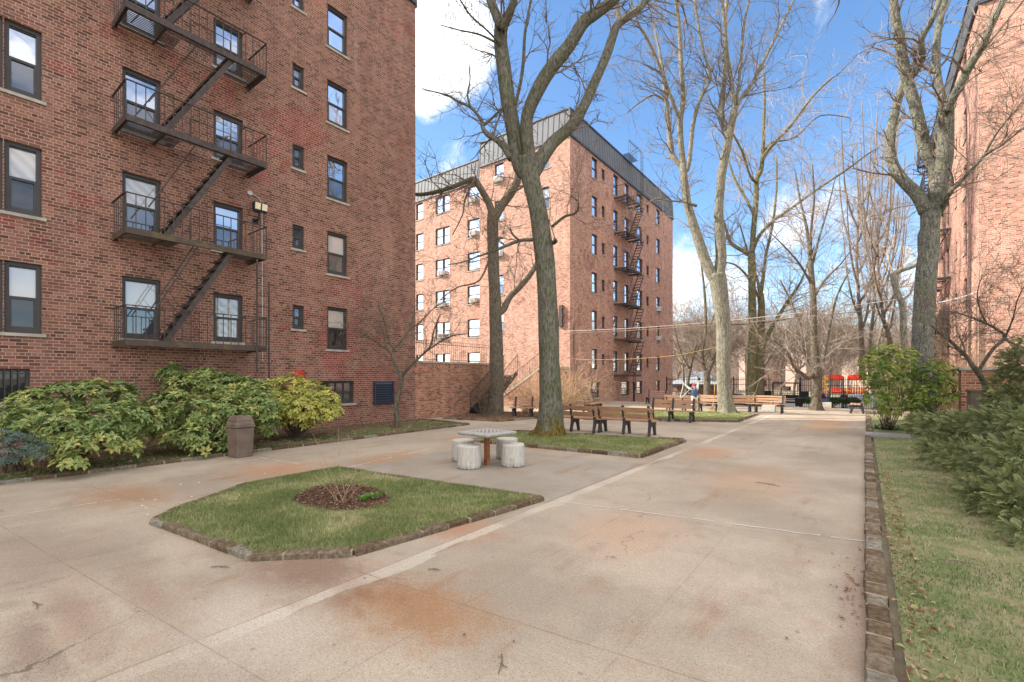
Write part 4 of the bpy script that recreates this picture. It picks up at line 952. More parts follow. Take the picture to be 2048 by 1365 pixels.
shrub('laurel_bush', 'tallest green spotted laurel bush behind the brown bin', 'bush', G(430,893), [(343,750,26,t2+.3),(370,775,36,t2),(415,768,38,t2+.3),(455,780,40,t2),(340,815,42,t2-.9),(395,830,48,t2-1.3),(455,830,48,t2-1),(500,790,40,t2),(520,820,42,t2-.6),(330,860,32,t2-1.4),(390,875,30,t2-1.7),(300,845,28,t2-1.5),(465,865,28,t2-1.2),(530,860,26,t2-.4),(405,895,18,t2-2),(350,880,28,t2-1.7),(440,885,26,t2-1.3)], 'aucuba', 32, .145, .064, yell=lambda p: .5+.28*noise.noise(p*1.1)+(.12 if p.z < .9 else 0), seed=4, group='spotted laurel bushes along the wall')
t3 = 13.9
shrub('laurel_bush', 'brightest yellow laurel bush, rightmost of its row, on bare stems', 'bush', G(592,876), [(545,785,34,t3),(580,778,34,t3),(615,790,36,t3),(650,800,30,t3),(668,822,18,t3),(560,815,38,t3-.7),(605,825,38,t3-.8),(645,832,24,t3-.4),(540,840,30,t3-.8),(612,848,16,t3-.8)], 'aucubay', 34, .14, .062, yell=lambda p: .5+.25*noise.noise(p*1.4), seed=5, group='spotted laurel bushes along the wall', stems=10, stemr=.02)
shrub('bluish_shrub', 'low bluish rhododendron at the bottom of the left edge', 'shrub', G(30,945), [(15,880,32,8.3),(50,895,34,8.1),(10,915,30,7.9),(75,905,20,8)], 'bluish', 45, .09, .022, per=9, seed=6)
shrub('green_shrub', 'bright green low shrub behind the benches near the far house', 'shrub', G(1150,815), [(1135,798,14,27.5),(1152,795,13,27.5),(1170,799,12,27.5),(1186,803,8,27.5)], 'laurel', 45, .09, .04, per=6, seed=7)
shrub('hedge', 'clipped dark hedge before the parked white car', 'hedge', W(1660,815,30), [(x_,803,9,30,.8) for x_ in range(1606,1712,8)], 'hedge', 110, .1, .055, per=5, seed=8, stems=2)
shrub('green_shrub', 'tall upright green and yellow shrub, left of the pair by the lichen-spotted trunk', 'shrub', G(1775,862), [(1770,710,30,13.6),(1795,730,34,13.7),(1755,745,32,13.5),(1785,765,36,13.6),(1760,790,28,13.5),(1800,795,28,13.7),(1740,765,16,13.5),(1775,820,24,13.5),(1815,750,24,13.8),(1745,725,24,13.5),(1750,805,22,13.4),(1820,710,16,13.8),(1815,815,22,13.6)], 'box', 130, .055, .028, per=6, seed=9, stems=6, stemr=.008, group='green shrubs by the right tree', yell=lambda p: .5+.35*noise.noise(p*2.))
shrub('green_shrub', 'looser green shrub, right of the pair, in front of the pale wall', 'shrub', G(1860,866), [(1868,755,22,13.2),(1885,770,22,13.2),(1850,785,24,13.1),(1875,800,24,13.1),(1835,810,22,13.),(1893,745,18,13.3),(1870,730,16,13.2),(1850,750,20,13.2),(1895,790,18,13.1)], 'box', 130, .055, .028, per=6, seed=10, stems=6, stemr=.008, group='green shrubs by the right tree', yell=lambda p: .35+.3*noise.noise(p*2.))
# cypress: feathery sprays
def cypress(label, base, blobs, seed, dens=70):
    rr = random.Random(seed); root = thing('cypress_shrub', base, label, 'evergreen shrub', 'feathery cypress shrubs on the right lawn'); mb = MB(); bl = []
    for (px, py, r, t_, *rest) in blobs: rw = r*t_/F; bl.append((W(px,py,t_), V((rw, rw*.9, rw*(rest[0] if rest else .8)))))
    for (c, r) in bl:
        for k in range(int(dens*4*math.pi*r.x*r.z)):
            d = rvec(rr); q = rr.uniform(.6,1.04)
            if d.z < -.7: continue
            p = c+V((d.x*r.x*q,d.y*r.y*q,d.z*r.z*q))
            if p.z < .06: continue
            ax = (d*V((1,1,.5)).length*.5+V((-.25,-.3,.28))+rvec(rr)*.25).normalized(); L = rr.uniform(.08,.19)
            tint = .35+.3*noise.noise(p*3)+rr.gauss(0,.12)+(.25 if rr.random() < .06 else 0)
            pl = ax.cross(rvec(rr)).normalized(); nr = ax.cross(pl)
            m = 7
            for j in range(m):
                s_ = j/m; o_ = p+ax*L*s_-V((0,0,.04*s_*s_))
                for sg in (-1, 1):
                    dd = (ax*.75+pl*sg*.75*(1-.2*s_)+nr*rr.uniform(-.15,.15)).normalized(); l2 = L*.42*(1-s_*.65); wv = .0105
                    e_ = o_+dd*l2-V((0,0,.015)); mm = o_+dd*l2*.5; sd = dd.cross(nr).normalized()*wv
                    mb.idx([o_, mm+sd, e_, mm-sd], [(0,1,2,3)], 0, min(1,max(0,tint+.2*s_)))
    mb.build('foliage', M['cypress'], root); mb = MB()
    for (c, r) in bl:
        b_ = V(base); mb.tube([b_, b_.lerp(c,.5)+V((0,0,.05)), c],[.035,.025,.01],6)
    mb.build('stems', M['bark2'], root)
cypress('sprawling feathery cypress spilling over the right lawn', G(2010,1020), [(1862,850,34,10.5),(1900,860,44,9.5),(1950,865,55,8.8),(2010,860,60,8.2),(1880,905,34,8.8),(1930,925,48,7.6),(1995,930,60,6.8),(2060,930,70,6.2),(1945,972,30,6.6),(1985,1000,42,5.9),(2050,1015,55,5.4),(2040,1055,32,5.),(2060,1075,30,4.8),(1840,848,22,11),(2020,980,50,5.9),(2090,860,60,7.5)], 12, 190)
cypress('upright darker cypress behind the sprawling one at the right edge', G(2050,850), [(2030,770,40,10.5),(2060,740,42,10.3),(2035,720,26,10.4),(2060,690,22,10.4),(2020,800,36,10.3),(2075,800,40,10.)], 13, 190)
# strap leaved plant
rr = random.Random(15); mb = MB(); b_ = G(1775,862)
for k in range(90):
    a = rr.uniform(0,6.28); L = rr.uniform(.35,.65); d = V((math.cos(a),math.sin(a),0)); o_ = b_+V((rr.uniform(-.35,.5),rr.uniform(-.25,.25),.05)); w_ = rr.uniform(.014,.022); s_ = V((-d.y,d.x,0))*w_; c = rr.random()
    P = [o_+d*L*q+V((0,0,L*(1.1*q-.95*q*q))) for q in (0,.33,.66,1.)]
    mb.idx([P[0]-s_,P[0]+s_,P[1]-s_,P[1]+s_,P[2]-s_*.8,P[2]+s_*.8,P[3]], [(0,1,3,2),(2,3,5,4),(4,5,6)], 0, c)
tag(mb.build('strap_leaved_plant', M['strap'], loc=b_), 'clump of arching strap leaves at the foot of the tall green shrub', 'plant')
# leafless twiggy shrubs
def twigshrub(label, base, n, L, mat, seed, spread=.8, bias=(0,0,0), droop=.03, name='bare_shrub', r=.012, lvl=2, kids=3, rmin=.004):
    rr = random.Random(seed); mb = MB(); b = V(base)
    for k in range(n):
        a = rr.uniform(0,6.28); q = rr.uniform(.1,spread); d = (V((math.cos(a)*q,math.sin(a)*q,1))+V(bias)).normalized()
        grow(mb, rr, b+V((rr.uniform(-.2,.2),rr.uniform(-.2,.2),0)), d, L*rr.uniform(.6,1.1), r, lvl, kids, droop, 3, .12, rmin)
    tag(mb.build(name, M[mat], loc=b), label, 'shrub')
p_ = W(1085,815,22.5); twigshrub('golden tan arching leafless shrub right of the big forked trunk', (W(1120,816,23.5).x,W(1120,816,23.5).y,0), 75, 2.2, 'twigtan', 5, .9, (.4,.1,0), .06, r=.013)
twigshrub('golden tan leafless shrub between the two grey trunks', (W(1055,820,22.5).x,W(1055,820,22.5).y,0), 60, 2.2, 'twigtan', 6, .8, (0,0,0), .05, r=.011)
twigshrub('thin reddish-brown leafless shrub left of the slimmer trunk', (G(972,836).x,G(972,836).y,0), 26, 2.2, 'twig', 7, .7, (-.15,0,0), .02, r=.012)
twigshrub('tan leafless brush between the right tree and the pale wall', (W(1900,830,17).x,W(1900,830,17).y,0), 110, 2.5, 'twigtan', 9, .7, (0,0,0), .03, r=.009)
b_ = G(690,1012)
rr = random.Random(16); mb = MB()
for (px, py, n_) in ((625,868,1),(676,862,1),(715,890,1),(640,925,1),(655,960,1),(735,945,1),(745,960,1),(700,940,1),(628,950,1),(665,975,1),(720,970,1)):
    e_ = W(px, py, 6.4+rr.uniform(-.4,.4)); m_ = b_.lerp(e_,.5)+V((rr.uniform(-.08,.08),rr.uniform(-.05,.05),.03)); o_ = b_+V((rr.uniform(-.12,.12),rr.uniform(-.1,.1),.06))
    mb.tube([o_,m_,e_],[.004,.003,.0016],4)
    for k in range(3): q = m_.lerp(e_,rr.random()); mb.tube([q,q+rvec(rr)*.04+V((0,0,.09))],.0016,3)
tag(mb.build('leafless_sapling', M['twigtan'], loc=b_), 'thin leafless sapling stems rising from the mulch ring', 'sapling')
mb = MB(); rr = random.Random(18)
for (px, py) in ((725,1004),(748,998)):
    q0 = G(px,py,.07)
    for k in range(9):
        a = rr.uniform(0,6.28); leaf(mb, q0+V((rr.uniform(-.05,.05),rr.uniform(-.04,.04),0)), V((math.cos(a),math.sin(a)*.6,.8)).normalized(), V((0,0,1)), .14, .055, rr.uniform(.4,1))
tag(mb.build('small_plant', M['laurel'], loc=G(735,1002)), 'small striped green plant sprouting in the mulch ring', 'plant')
# ---------------------------------------------------------------- grass, litter
def inside(x, y, P):
    c = False; n = len(P); j = n-1
    for i in range(n):
        if (P[i].y > y) != (P[j].y > y) and x < (P[j].x-P[i].x)*(y-P[i].y)/(P[j].y-P[i].y)+P[i].x: c = not c
        j = i
    return c
def grass(name, P, n, mat, z, label, holes=(), h=(.025,.055), wd=.006, seed=1, patch=.0, w2=None):
    rr = random.Random(seed); mb = MB(); P = [V((p[0],p[1],0)) for p in P]; x0 = min(p.x for p in P); x1 = max(p.x for p in P); y0 = min(p.y for p in P); y1 = max(p.y for p in P); k = 0; tries = 0
    while k < n and tries < n*8:
        tries += 1; x, y = rr.uniform(x0,x1), rr.uniform(y0,y1)
        if w2 and rr.random() > w2(x,y): continue
        if not inside(x,y,P) or any(inside(x,y,q) for q in holes): continue
        nv = noise.noise(V((x*1.3,y*1.3,seed)))+.4*noise.noise(V((x*6,y*6,seed)))
        if rr.random() < patch+nv*.9: continue
        a = rr.uniform(0,6.28); hh = rr.uniform(*h); dx, dy = math.cos(a), math.sin(a); ln = rr.uniform(.2,1.1)*hh; b = V((x,y,z)); s_ = V((-dy,dx,0))*wd*.5
        mb.face([b-s_, b+s_, b+V((dx*ln,dy*ln,hh))], 0, min(1,max(0,.45+nv*.4+rr.gauss(0,.2)))); k += 1
    tag(mb.build(name, M[mat]), label, None, None, 'stuff')
mring = [V((p.x,p.y,0)) for p in mulchpts]
grass('grass', g1, 60000, 'grass', .055, 'short green grass of the front lawn bed', [mring], seed=1, patch=.3)
grass('grass', g2, 30000, 'grass', .055, 'short green grass around the big forked tree', seed=2, wd=.009)
grass('grass', g3, 22000, 'grass', .055, 'sunlit grass around the pale tree', seed=3, wd=.014, h=(.03,.06))
grass('grass', [(.2,1.5),(3.8,1.5),(5.5,17.4),(.2,17.4)], 85000, 'grassdry', .05, 'thin half-dry grass of the right lawn', seed=4, wd=.007, h=(.018,.045), patch=.2, w2=lambda x, y: min(1, 5./max(2.2,y)))
grass('grass', [(-12.35,-3),(-11.8,-3),(-11.66,1.),(-11.8,6),(-12.1,13),(-14.6,13),(-13.,8)], 16000, 'grassdry', .03, 'thin dry grass along the shrub strip', seed=5, wd=.009, h=(.02,.05), patch=.2)
def litter(name, P, n, z, label, size=(.02,.055), seed=1, holes=(), mat='litter'):
    rr = random.Random(seed); mb = MB(); P = [V((p[0],p[1],0)) for p in P]; x0 = min(p.x for p in P); x1 = max(p.x for p in P); y0 = min(p.y for p in P); y1 = max(p.y for p in P); k = 0
    while k < n:
        x, y = rr.uniform(x0,x1), rr.uniform(y0,y1)
        if not inside(x,y,P): continue
        k += 1; a = rr.uniform(0,6.28); L = rr.uniform(*size); d = V((math.cos(a),math.sin(a),rr.uniform(0,.25))).normalized()
        leaf(mb, V((x,y,z+rr.uniform(.004,.02))), d, V((rr.gauss(0,.3),rr.gauss(0,.3),1)).normalized(), L, L*rr.uniform(.4,.75), rr.random(), .3)
    tag(mb.build(name, M[mat]), label, None, None, 'stuff')
litter('fallen_leaves', [(.2,1.5),(.42,1.5),(.36,11),(.2,11)], 420, .05, 'dead leaves gathered against the right edging stones', seed=1)
litter('fallen_leaves', [(.4,1.5),(3.5,1.5),(4.5,12),(.4,12)], 700, .075, 'dead leaves strewn over the right lawn', size=(.015,.045), seed=2)
litter('fallen_leaves', g1, 170, .09, 'few fallen leaves on the front lawn bed', size=(.015,.04), seed=3)
litter('mulch_chips', mulchpts, 1500, .066, 'brown bark chips filling the mulch ring', size=(.015,.05), seed=4, mat='chips')
litter('fallen_leaves', g4, 300, .055, 'dead leaves covering the mulch bed by the stairs', size=(.05,.1), seed=5)
litter('fallen_leaves', [(-11.9,-3),(-12.,13),(-15,13),(-15,-3)], 700, .035, 'dead leaves on the soil strip under the laurels', size=(.04,.1), seed=6)
litter('fallen_leaves', g2, 110, .09, 'pale fallen leaves around the big forked tree', size=(.03,.06), seed=8)
rr = random.Random(19); mb = MB()
for k in range(60):
    p = G(rr.uniform(300,1720), rr.uniform(900,1340)); 
    if p.x > -.1 or inside(p.x,p.y,g1) or p.y > 12: continue
    L = rr.uniform(.01,.03); leaf(mb, V((p.x,p.y,.008)), V((math.cos(k),math.sin(k),.15)).normalized(), V((0,0,1)), L, L*.6, rr.random())
for k in range(70):
    p = G(rr.gauss(1705,18), rr.gauss(1180,35)); 
    if p.x > -.02: continue
    L = rr.uniform(.015,.04); leaf(mb, V((p.x,p.y,.008)), V((math.cos(k),math.sin(k),.25)).normalized(), V((0,0,1)), L, L*.5, rr.random()*.6)
tag(mb.build('leaf_litter', M['litter']), 'scattered leaf crumbs on the walkway', None, None, 'stuff')
mb = MB(); rr = random.Random(23)
for k in range(26):
    p = G(400+rr.uniform(-120,160), 985+rr.uniform(-45,50)); p.z = .003
    if inside(p.x,p.y,g1): continue
    n_ = rr.randint(3,5); a0 = rr.random()*6; mb.face([(p.x+math.cos(a0+6.28*i/n_)*rr.uniform(.008,.03),p.y+math.sin(a0+6.28*i/n_)*rr.uniform(.008,.025),.006) for i in range(n_)])
tag(mb.build('paint_flecks', M['white']), 'white paint flecks on the walkway left of the front bed', None, None, 'stuff')
for i, (px, py, w_, a, lab) in enumerate([(440,1137,.09,.6,'short twig on the concrete just below the front bed'),(1535,970,.2,-.3,'forked twig on the walkway right of the game table'),(70,1213,.09,0,'small twig on the concrete at the left'),(1000,1330,.1,-1.,'tiny twig at the bottom of the walkway'),(868,1142,.06,.5,'short dark twig right of the pale joint line'),(1920,1145,.16,.1,'black twig lying on the right lawn')]):
    p = G(px,py); z_ = .01 if px < 1800 else .09; d = V((math.cos(a),math.sin(a),0)); mb = MB(); n_ = V((-d.y,d.x,0))
    mb.tube([p-d*w_+V((0,0,z_)), p+n_*w_*.15+V((0,0,z_+.006)), p+d*w_+V((0,0,z_))],[.004,.005,.003],5); mb.tube([p+V((0,0,z_)), p+d*w_*.4+n_*w_*.5+V((0,0,z_))],.003,4)
    tag(mb.build('fallen_twig', M['twig'], loc=(p.x,p.y,0)), lab, 'twig')
# ---------------------------------------------------------------- benches
def make_bench(L, slats, nsup, label, woodm='wood'):
    root = thing('park_bench', (0,0,0), label, 'bench', 'park benches')
    # seat faces +y; origin at the middle of the footprint
    mb = MB()
    for i in range(3): mb.box((-L/2,-.14+i*.145,.42+.006*i),(L/2,-.01+i*.145,.457+.006*i))
    mb.build('seat', M[woodm], root, bevel=.006)
    mb = MB(); n = slats
    for i in range(n):
        z0 = .52+i*(.38/n); z1 = z0+.38/n-.035; y0 = -.20-.035*(i+.2)*3/n; y1 = y0-.035*(3/n)*.8
        mb.hexa([(-L/2,y0-.035,z0),(L/2,y0-.035,z0),(L/2,y0,z0),(-L/2,y0,z0),(-L/2,y1-.035,z1),(L/2,y1-.035,z1),(L/2,y1,z1),(-L/2,y1,z1)])
    mb.build('backrest', M[woodm], root, bevel=.006)
    for k in range(nsup):
        x = -L/2+.12+(L-.24)*k/(nsup-1); w = .035; mb = MB()
        def pl(P):
            n0 = len(mb.v); m = len(P)
            mb.idx([(x-w,a,b) for a,b in P]+[(x+w,a,b) for a,b in P], [tuple(range(m-1,-1,-1)), tuple(range(m,2*m))]+[(i,(i+1)%m,(i+1)%m+m,i+m) for i in range(m)])
        pl([(-.235,.40),(-.165,.40),(-.165,.52),(-.245,.80),(-.27,.915),(-.30,.935),(-.34,.91),(-.335,.86),(-.28,.62),(-.235,.5)])
        pl([(-.235,.32),(.27,.34),(.29,.415),(-.235,.415)])
        pl([(-.235,.33),(-.11,.33),(-.15,.22),(-.19,.12),(-.215,0.),(-.315,0.),(-.275,.16)])
        pl([(.09,.335),(.24,.335),(.26,.2),(.30,.0),(.2,.0),(.16,.15)])
        pl([(-.15,.25),(-.11,.33),(.09,.33),(.13,.25),(.06,.30),(-.07,.30)])
        mb.build('support', M['cast'], root, bevel=.008)
    return root
bp = {}
def bench(px, py, ang, L, slats, nsup, label, wm='wood', off=0):
    key = (L, slats, nsup, wm)
    if key in bp: o = copy_tree(bp[key]); o['label'] = label
    else: o = bp[key] = make_bench(L, slats, nsup, label, wm)
    p = G(px, py); o.location = (p.x, p.y, 0); o.rotation_euler = (0,0,R(ang)); return o
b_a2 = bench(1253, 868, 0, 1.9, 2, 3, 'brown bench seen from behind, nearest the camera, right of the forked tree')
b_a1 = bench(1150, 862, 0, 1.9, 2, 3, 'brown bench seen from behind, its left end hidden by the forked tree trunk')
bench(1062, 836, 200, 1.8, 3, 3, 'brown bench half hidden left of the forked tree trunk, facing the camera')
bench(1186, 824, -80, 1.8, 3, 3, 'pinkish brown bench by the bright green shrub, seen end on', 'woodp')
bench(1342, 843, 180, 1.9, 2, 3, 'brown bench on the near edge of the sunlit lawn, facing the camera')
bench(1368, 823, 0, 1.9, 2, 3, 'orange sunlit bench seen from behind, below the person in the blue vest')
bench(1413, 824, 180, 1.3, 2, 2, 'short sunlit bench beside the yellow wheel, left of the pale trunk')
bench(1483, 824, 0, 1.6, 2, 2, 'sunlit bench seen from behind, just right of the pale trunk')
bench(1531, 826, 180, 1.7, 3, 2, 'sunlit three-slat bench facing the camera, in front of the black gate')
bench(1714, 826, 90, 1.6, 3, 2, 'dark bench in profile at the far right edge of the walkway', 'woodp')
bench(1312, 808, 180, 1.4, 3, 2, 'small distant pinkish bench at the corner of the free-standing house', 'woodp')
# ---------------------------------------------------------------- game table and stools
tb = G(974, 931)
root = thing('game_table', tb, 'square concrete checkerboard table on a rusty post', 'table')
mb = MB(); mb.box((tb.x-.045,tb.y-.045,-.02),(tb.x+.045,tb.y+.045,.63)); mb.box((tb.x-.1,tb.y-.1,.6),(tb.x+.1,tb.y+.1,.628)); mb.build('post', M['rustpost'], root, bevel=.004)
cs = [G(q[0], q[1], .69) for q in ((921,865.5),(982,873),(1029,863),(966,858))]
cen = sum(cs, V((0,0,0)))/4; half = .43; ang = math.atan2((cs[1]-cs[0]).y, (cs[1]-cs[0]).x)
EX = V((math.cos(ang), math.sin(ang), 0)); EY = V((-EX.y, EX.x, 0)); tc_ = V((tb.x, tb.y, 0))
def tp(a, b, z): return tc_+EX*a+EY*b+V((0,0,z))
mb = MB(); h2 = half-.03
lo_ = [tp(-h2,-h2,.628),tp(h2,-h2,.628),tp(h2,h2,.628),tp(-h2,h2,.628)]
md_ = [tp(-half,-half,.66),tp(half,-half,.66),tp(half,half,.66),tp(-half,half,.66)]
m2_ = [tp(-half,-half,.685),tp(half,-half,.685),tp(half,half,.685),tp(-half,half,.685)]
h3_ = half-.012; t2_ = [tp(-h3_,-h3_,.695),tp(h3_,-h3_,.695),tp(h3_,h3_,.695),tp(-h3_,h3_,.695)]
mb.idx(lo_+md_+m2_+t2_, [(3,2,1,0)]+[(i+4*k,(i+1)%4+4*k,(i+1)%4+4*k+4,i+4*k+4) for k in range(3) for i in range(4)]+[(12,13,14,15)])
tt = mb.build('table_top', M['slab'], root, bevel=.006)
mb = MB(); q_ = .055
for i in range(8):
    for j in range(8):
        a0, b0 = -4*q_+i*q_, -4*q_+j*q_; mb.face([tp(a0,b0,.698),tp(a0+q_,b0,.698),tp(a0+q_,b0+q_,.698),tp(a0,b0+q_,.698)], (i+j) % 2)
mb.build('checkerboard', [M['slabdark'], M['slablight']], tt)
rr = random.Random(4)
for i, (px, py, lab) in enumerate([(938,937,'nearest left round concrete stool, in front of the game table'),(926,922,'far left round concrete stool, partly hidden by the nearest left one'),(1026,933,'near right round concrete stool with a chipped foot'),(1014,918,'shaded far right round concrete stool behind the chipped one')]):
    p = G(px, py); mb = MB(); r = .235; prof = [(r*.9,0),(r*.93,.015),(r,.03),(r*1.005,.2),(r,.425),(r*.985,.445),(r*.95,.455)]
    mb.lathe((p.x,p.y,.002), prof, 40); 
    for k, v in enumerate(mb.v):
        nz_ = noise.noise(V((v[0]*14,v[1]*14,v[2]*3+i)))*.006
        if i == 2 and v[2] < .035 and v[1] < p.y and abs(v[0]-p.x-.1) < .06: nz_ -= .04
        d = V((v[0]-p.x, v[1]-p.y, 0)); mb.v[k] = (v[0]+d.x*nz_/r, v[1]+d.y*nz_/r, v[2])
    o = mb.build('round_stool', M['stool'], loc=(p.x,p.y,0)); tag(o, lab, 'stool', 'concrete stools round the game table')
# ---------------------------------------------------------------- bin
p = G(481, 914); root = thing('trash_bin', p, 'square brown plastic litter bin with a domed lid by the shrub strip', 'bin')
rz = Matrix.Rotation(R(8), 3, 'Z')
def bx_(z0, w0, z1, w1, mb, dx=0, dy=0):
    P = [rz@V((sx*w_/2, sy*w_/2, 0))+V((p.x,p.y,z_)) for z_, w_ in ((z0,w0),(z1,w1)) for sx, sy in ((-1,-1),(1,-1),(1,1),(-1,1))]; mb.hexa(P)
mb = MB(); bx_(0,.35,.66,.40,mb); mb.build('body', M['bin'], root, bevel=.012)
mb = MB(); bx_(.67,.43,.72,.44,mb); bx_(.721,.42,.82,.385,mb); bx_(.821,.385,.93,.31,mb); lid = mb.build('lid', M['bin'], root, bevel=.012)
mb = MB(); P = [rz@V(q)+V((p.x,p.y,0)) for q in ((-.15,-.216,.73),(.15,-.216,.73),(.15,-.17,.73),(-.15,-.17,.73),(-.13,-.2,.81),(.13,-.2,.81),(.13,-.16,.81),(-.13,-.16,.81))]; mb.hexa(P); mb.build('flap', M['bin'], lid, bevel=.004)
p = W(1598, 815, 29.); mb = MB(); mb.lathe((p.x,p.y,0), [(.2,0),(.24,.45),(.25,.5),(.2,.52)], 16); tag(mb.build('trash_bin', M['black'], loc=(p.x,p.y,0)), 'small dark round bin by the gate and hedge', 'bin')
# bollard lamp, small post
p = FX(1268, 795, WX+1.6); mb = MB(); mb.box((p.x-.06,p.y-.06,-.02),(p.x+.06,p.y+.06,1.35)); mb.lathe((p.x,p.y,1.35), [(.02,0),(.16,.02),(.13,.08),(.03,.14)], 12); tag(mb.build('bollard', M['black'], loc=(p.x,p.y,0)), 'slim dark post with a cap beside the far fire escape', 'post')
# ---------------------------------------------------------------- fence, gate
FYY = 40.; gx0, gx1 = -5.6, -3.75
def fence_panel(x0, x1, first=[None]):
    root = thing('steel_fence', (x0,FYY,terr(FYY)), '', 'fence', 'black picket fence sections along the street'); z0 = terr(FYY)-.05; zt = 1.72
    mb = MB()
    for k in range(int((x1-x0)/.13)):
        x = x0+.1+k*.13
        if x < x1-.05: mb.box((x-.011,FYY-.011,z0),(x+.011,FYY+.011,zt)); mb.hexa([(x-.02,FYY-.012,zt),(x+.02,FYY-.012,zt),(x+.02,FYY+.012,zt),(x-.02,FYY+.012,zt),(x-.002,FYY-.002,zt+.09),(x+.002,FYY-.002,zt+.09),(x+.002,FYY+.002,zt+.09),(x-.002,FYY+.002,zt+.09)])
    mb.build('pickets', M['black'], root)
    for z in (z0+.2, 1.2, 1.6): mb = MB(); mb.box((x0,FYY-.02,z),(x1,FYY+.02,z+.035)); mb.build('rail', M['black'], root)
    for x in (x0,): mb = MB(); mb.box((x-.035,FYY-.035,z0),(x+.035,FYY+.035,1.86)); mb.build('post', M['black'], root)
    return root
secs = [(-13.6,-11.,'section of black picket fence nearest the free-standing house'),(-11.,-8.3,'section of black picket fence behind the pale tree'),(-8.3,gx0,'section of black picket fence just left of the gate'),(gx1,-1.2,'section of black picket fence just right of the gate'),(-1.2,1.3,'section of black picket fence before the red playground'),(1.3,3.75,'section of black picket fence ending at the pale house')]
for a, b, lab in secs: fence_panel(a, b)['label'] = lab
root = thing('metal_gate', (gx0,FYY,terr(FYY)), 'black steel gate with solid lower panels and a small sign', 'gate')
z0 = terr(FYY)-.1
mb = MB()
for x in (gx0+.06, gx1-.06): mb.box((x-.05,FYY-.05,z0),(x+.05,FYY+.05,1.42))
mb.box((gx0+.11,FYY-.05,1.33),(gx1-.11,FYY+.05,1.42)); mb.build('frame', M['black'], root)
mb = MB()
for k in range(12): x = gx0+.2+k*.13; mb.box((x-.01,FYY-.01,z0+.1),(x+.01,FYY+.01,1.33))
mb.build('bars', M['black'], root)
mb = MB(); mb.box((gx0+.12,FYY-.045,.1),(gx1-.12,FYY-.02,.5)); mb.box((gx0+.12,FYY-.045,-.12),(gx1-.12,FYY-.02,.02)); mb.box((gx0-.55,FYY-.045,-.05),(gx0-.02,FYY-.02,.78)); mb.box((gx1+.02,FYY-.045,-.05),(gx1+.5,FYY-.02,.78)); mb.build('solid_panel', M['black'], root)
mb = MB(); mb.tube([(gx0+.5,FYY-.06,.2),(gx0+.5,FYY-.11,.2),(gx1-.4,FYY-.11,.2),(gx1-.4,FYY-.06,.26)],.022,6); mb.build('handle', M['white'], root)
mb = MB(); mb.box((gx0+.6,FYY-.06,.82),(gx0+1.22,FYY-.03,1.12)); s_ = mb.build('sign_plate', M['black'], root)
mb = MB()
for (a, b, z) in ((.66,.9,1.02),(.93,1.1,1.03),(.68,.8,.95),(.83,1.12,.94),(.7,1.0,.88)): mb.box((gx0+a,FYY-.065,z),(gx0+b,FYY-.061,z+.03))
mb.build('faint_lettering', M['ac'], s_)
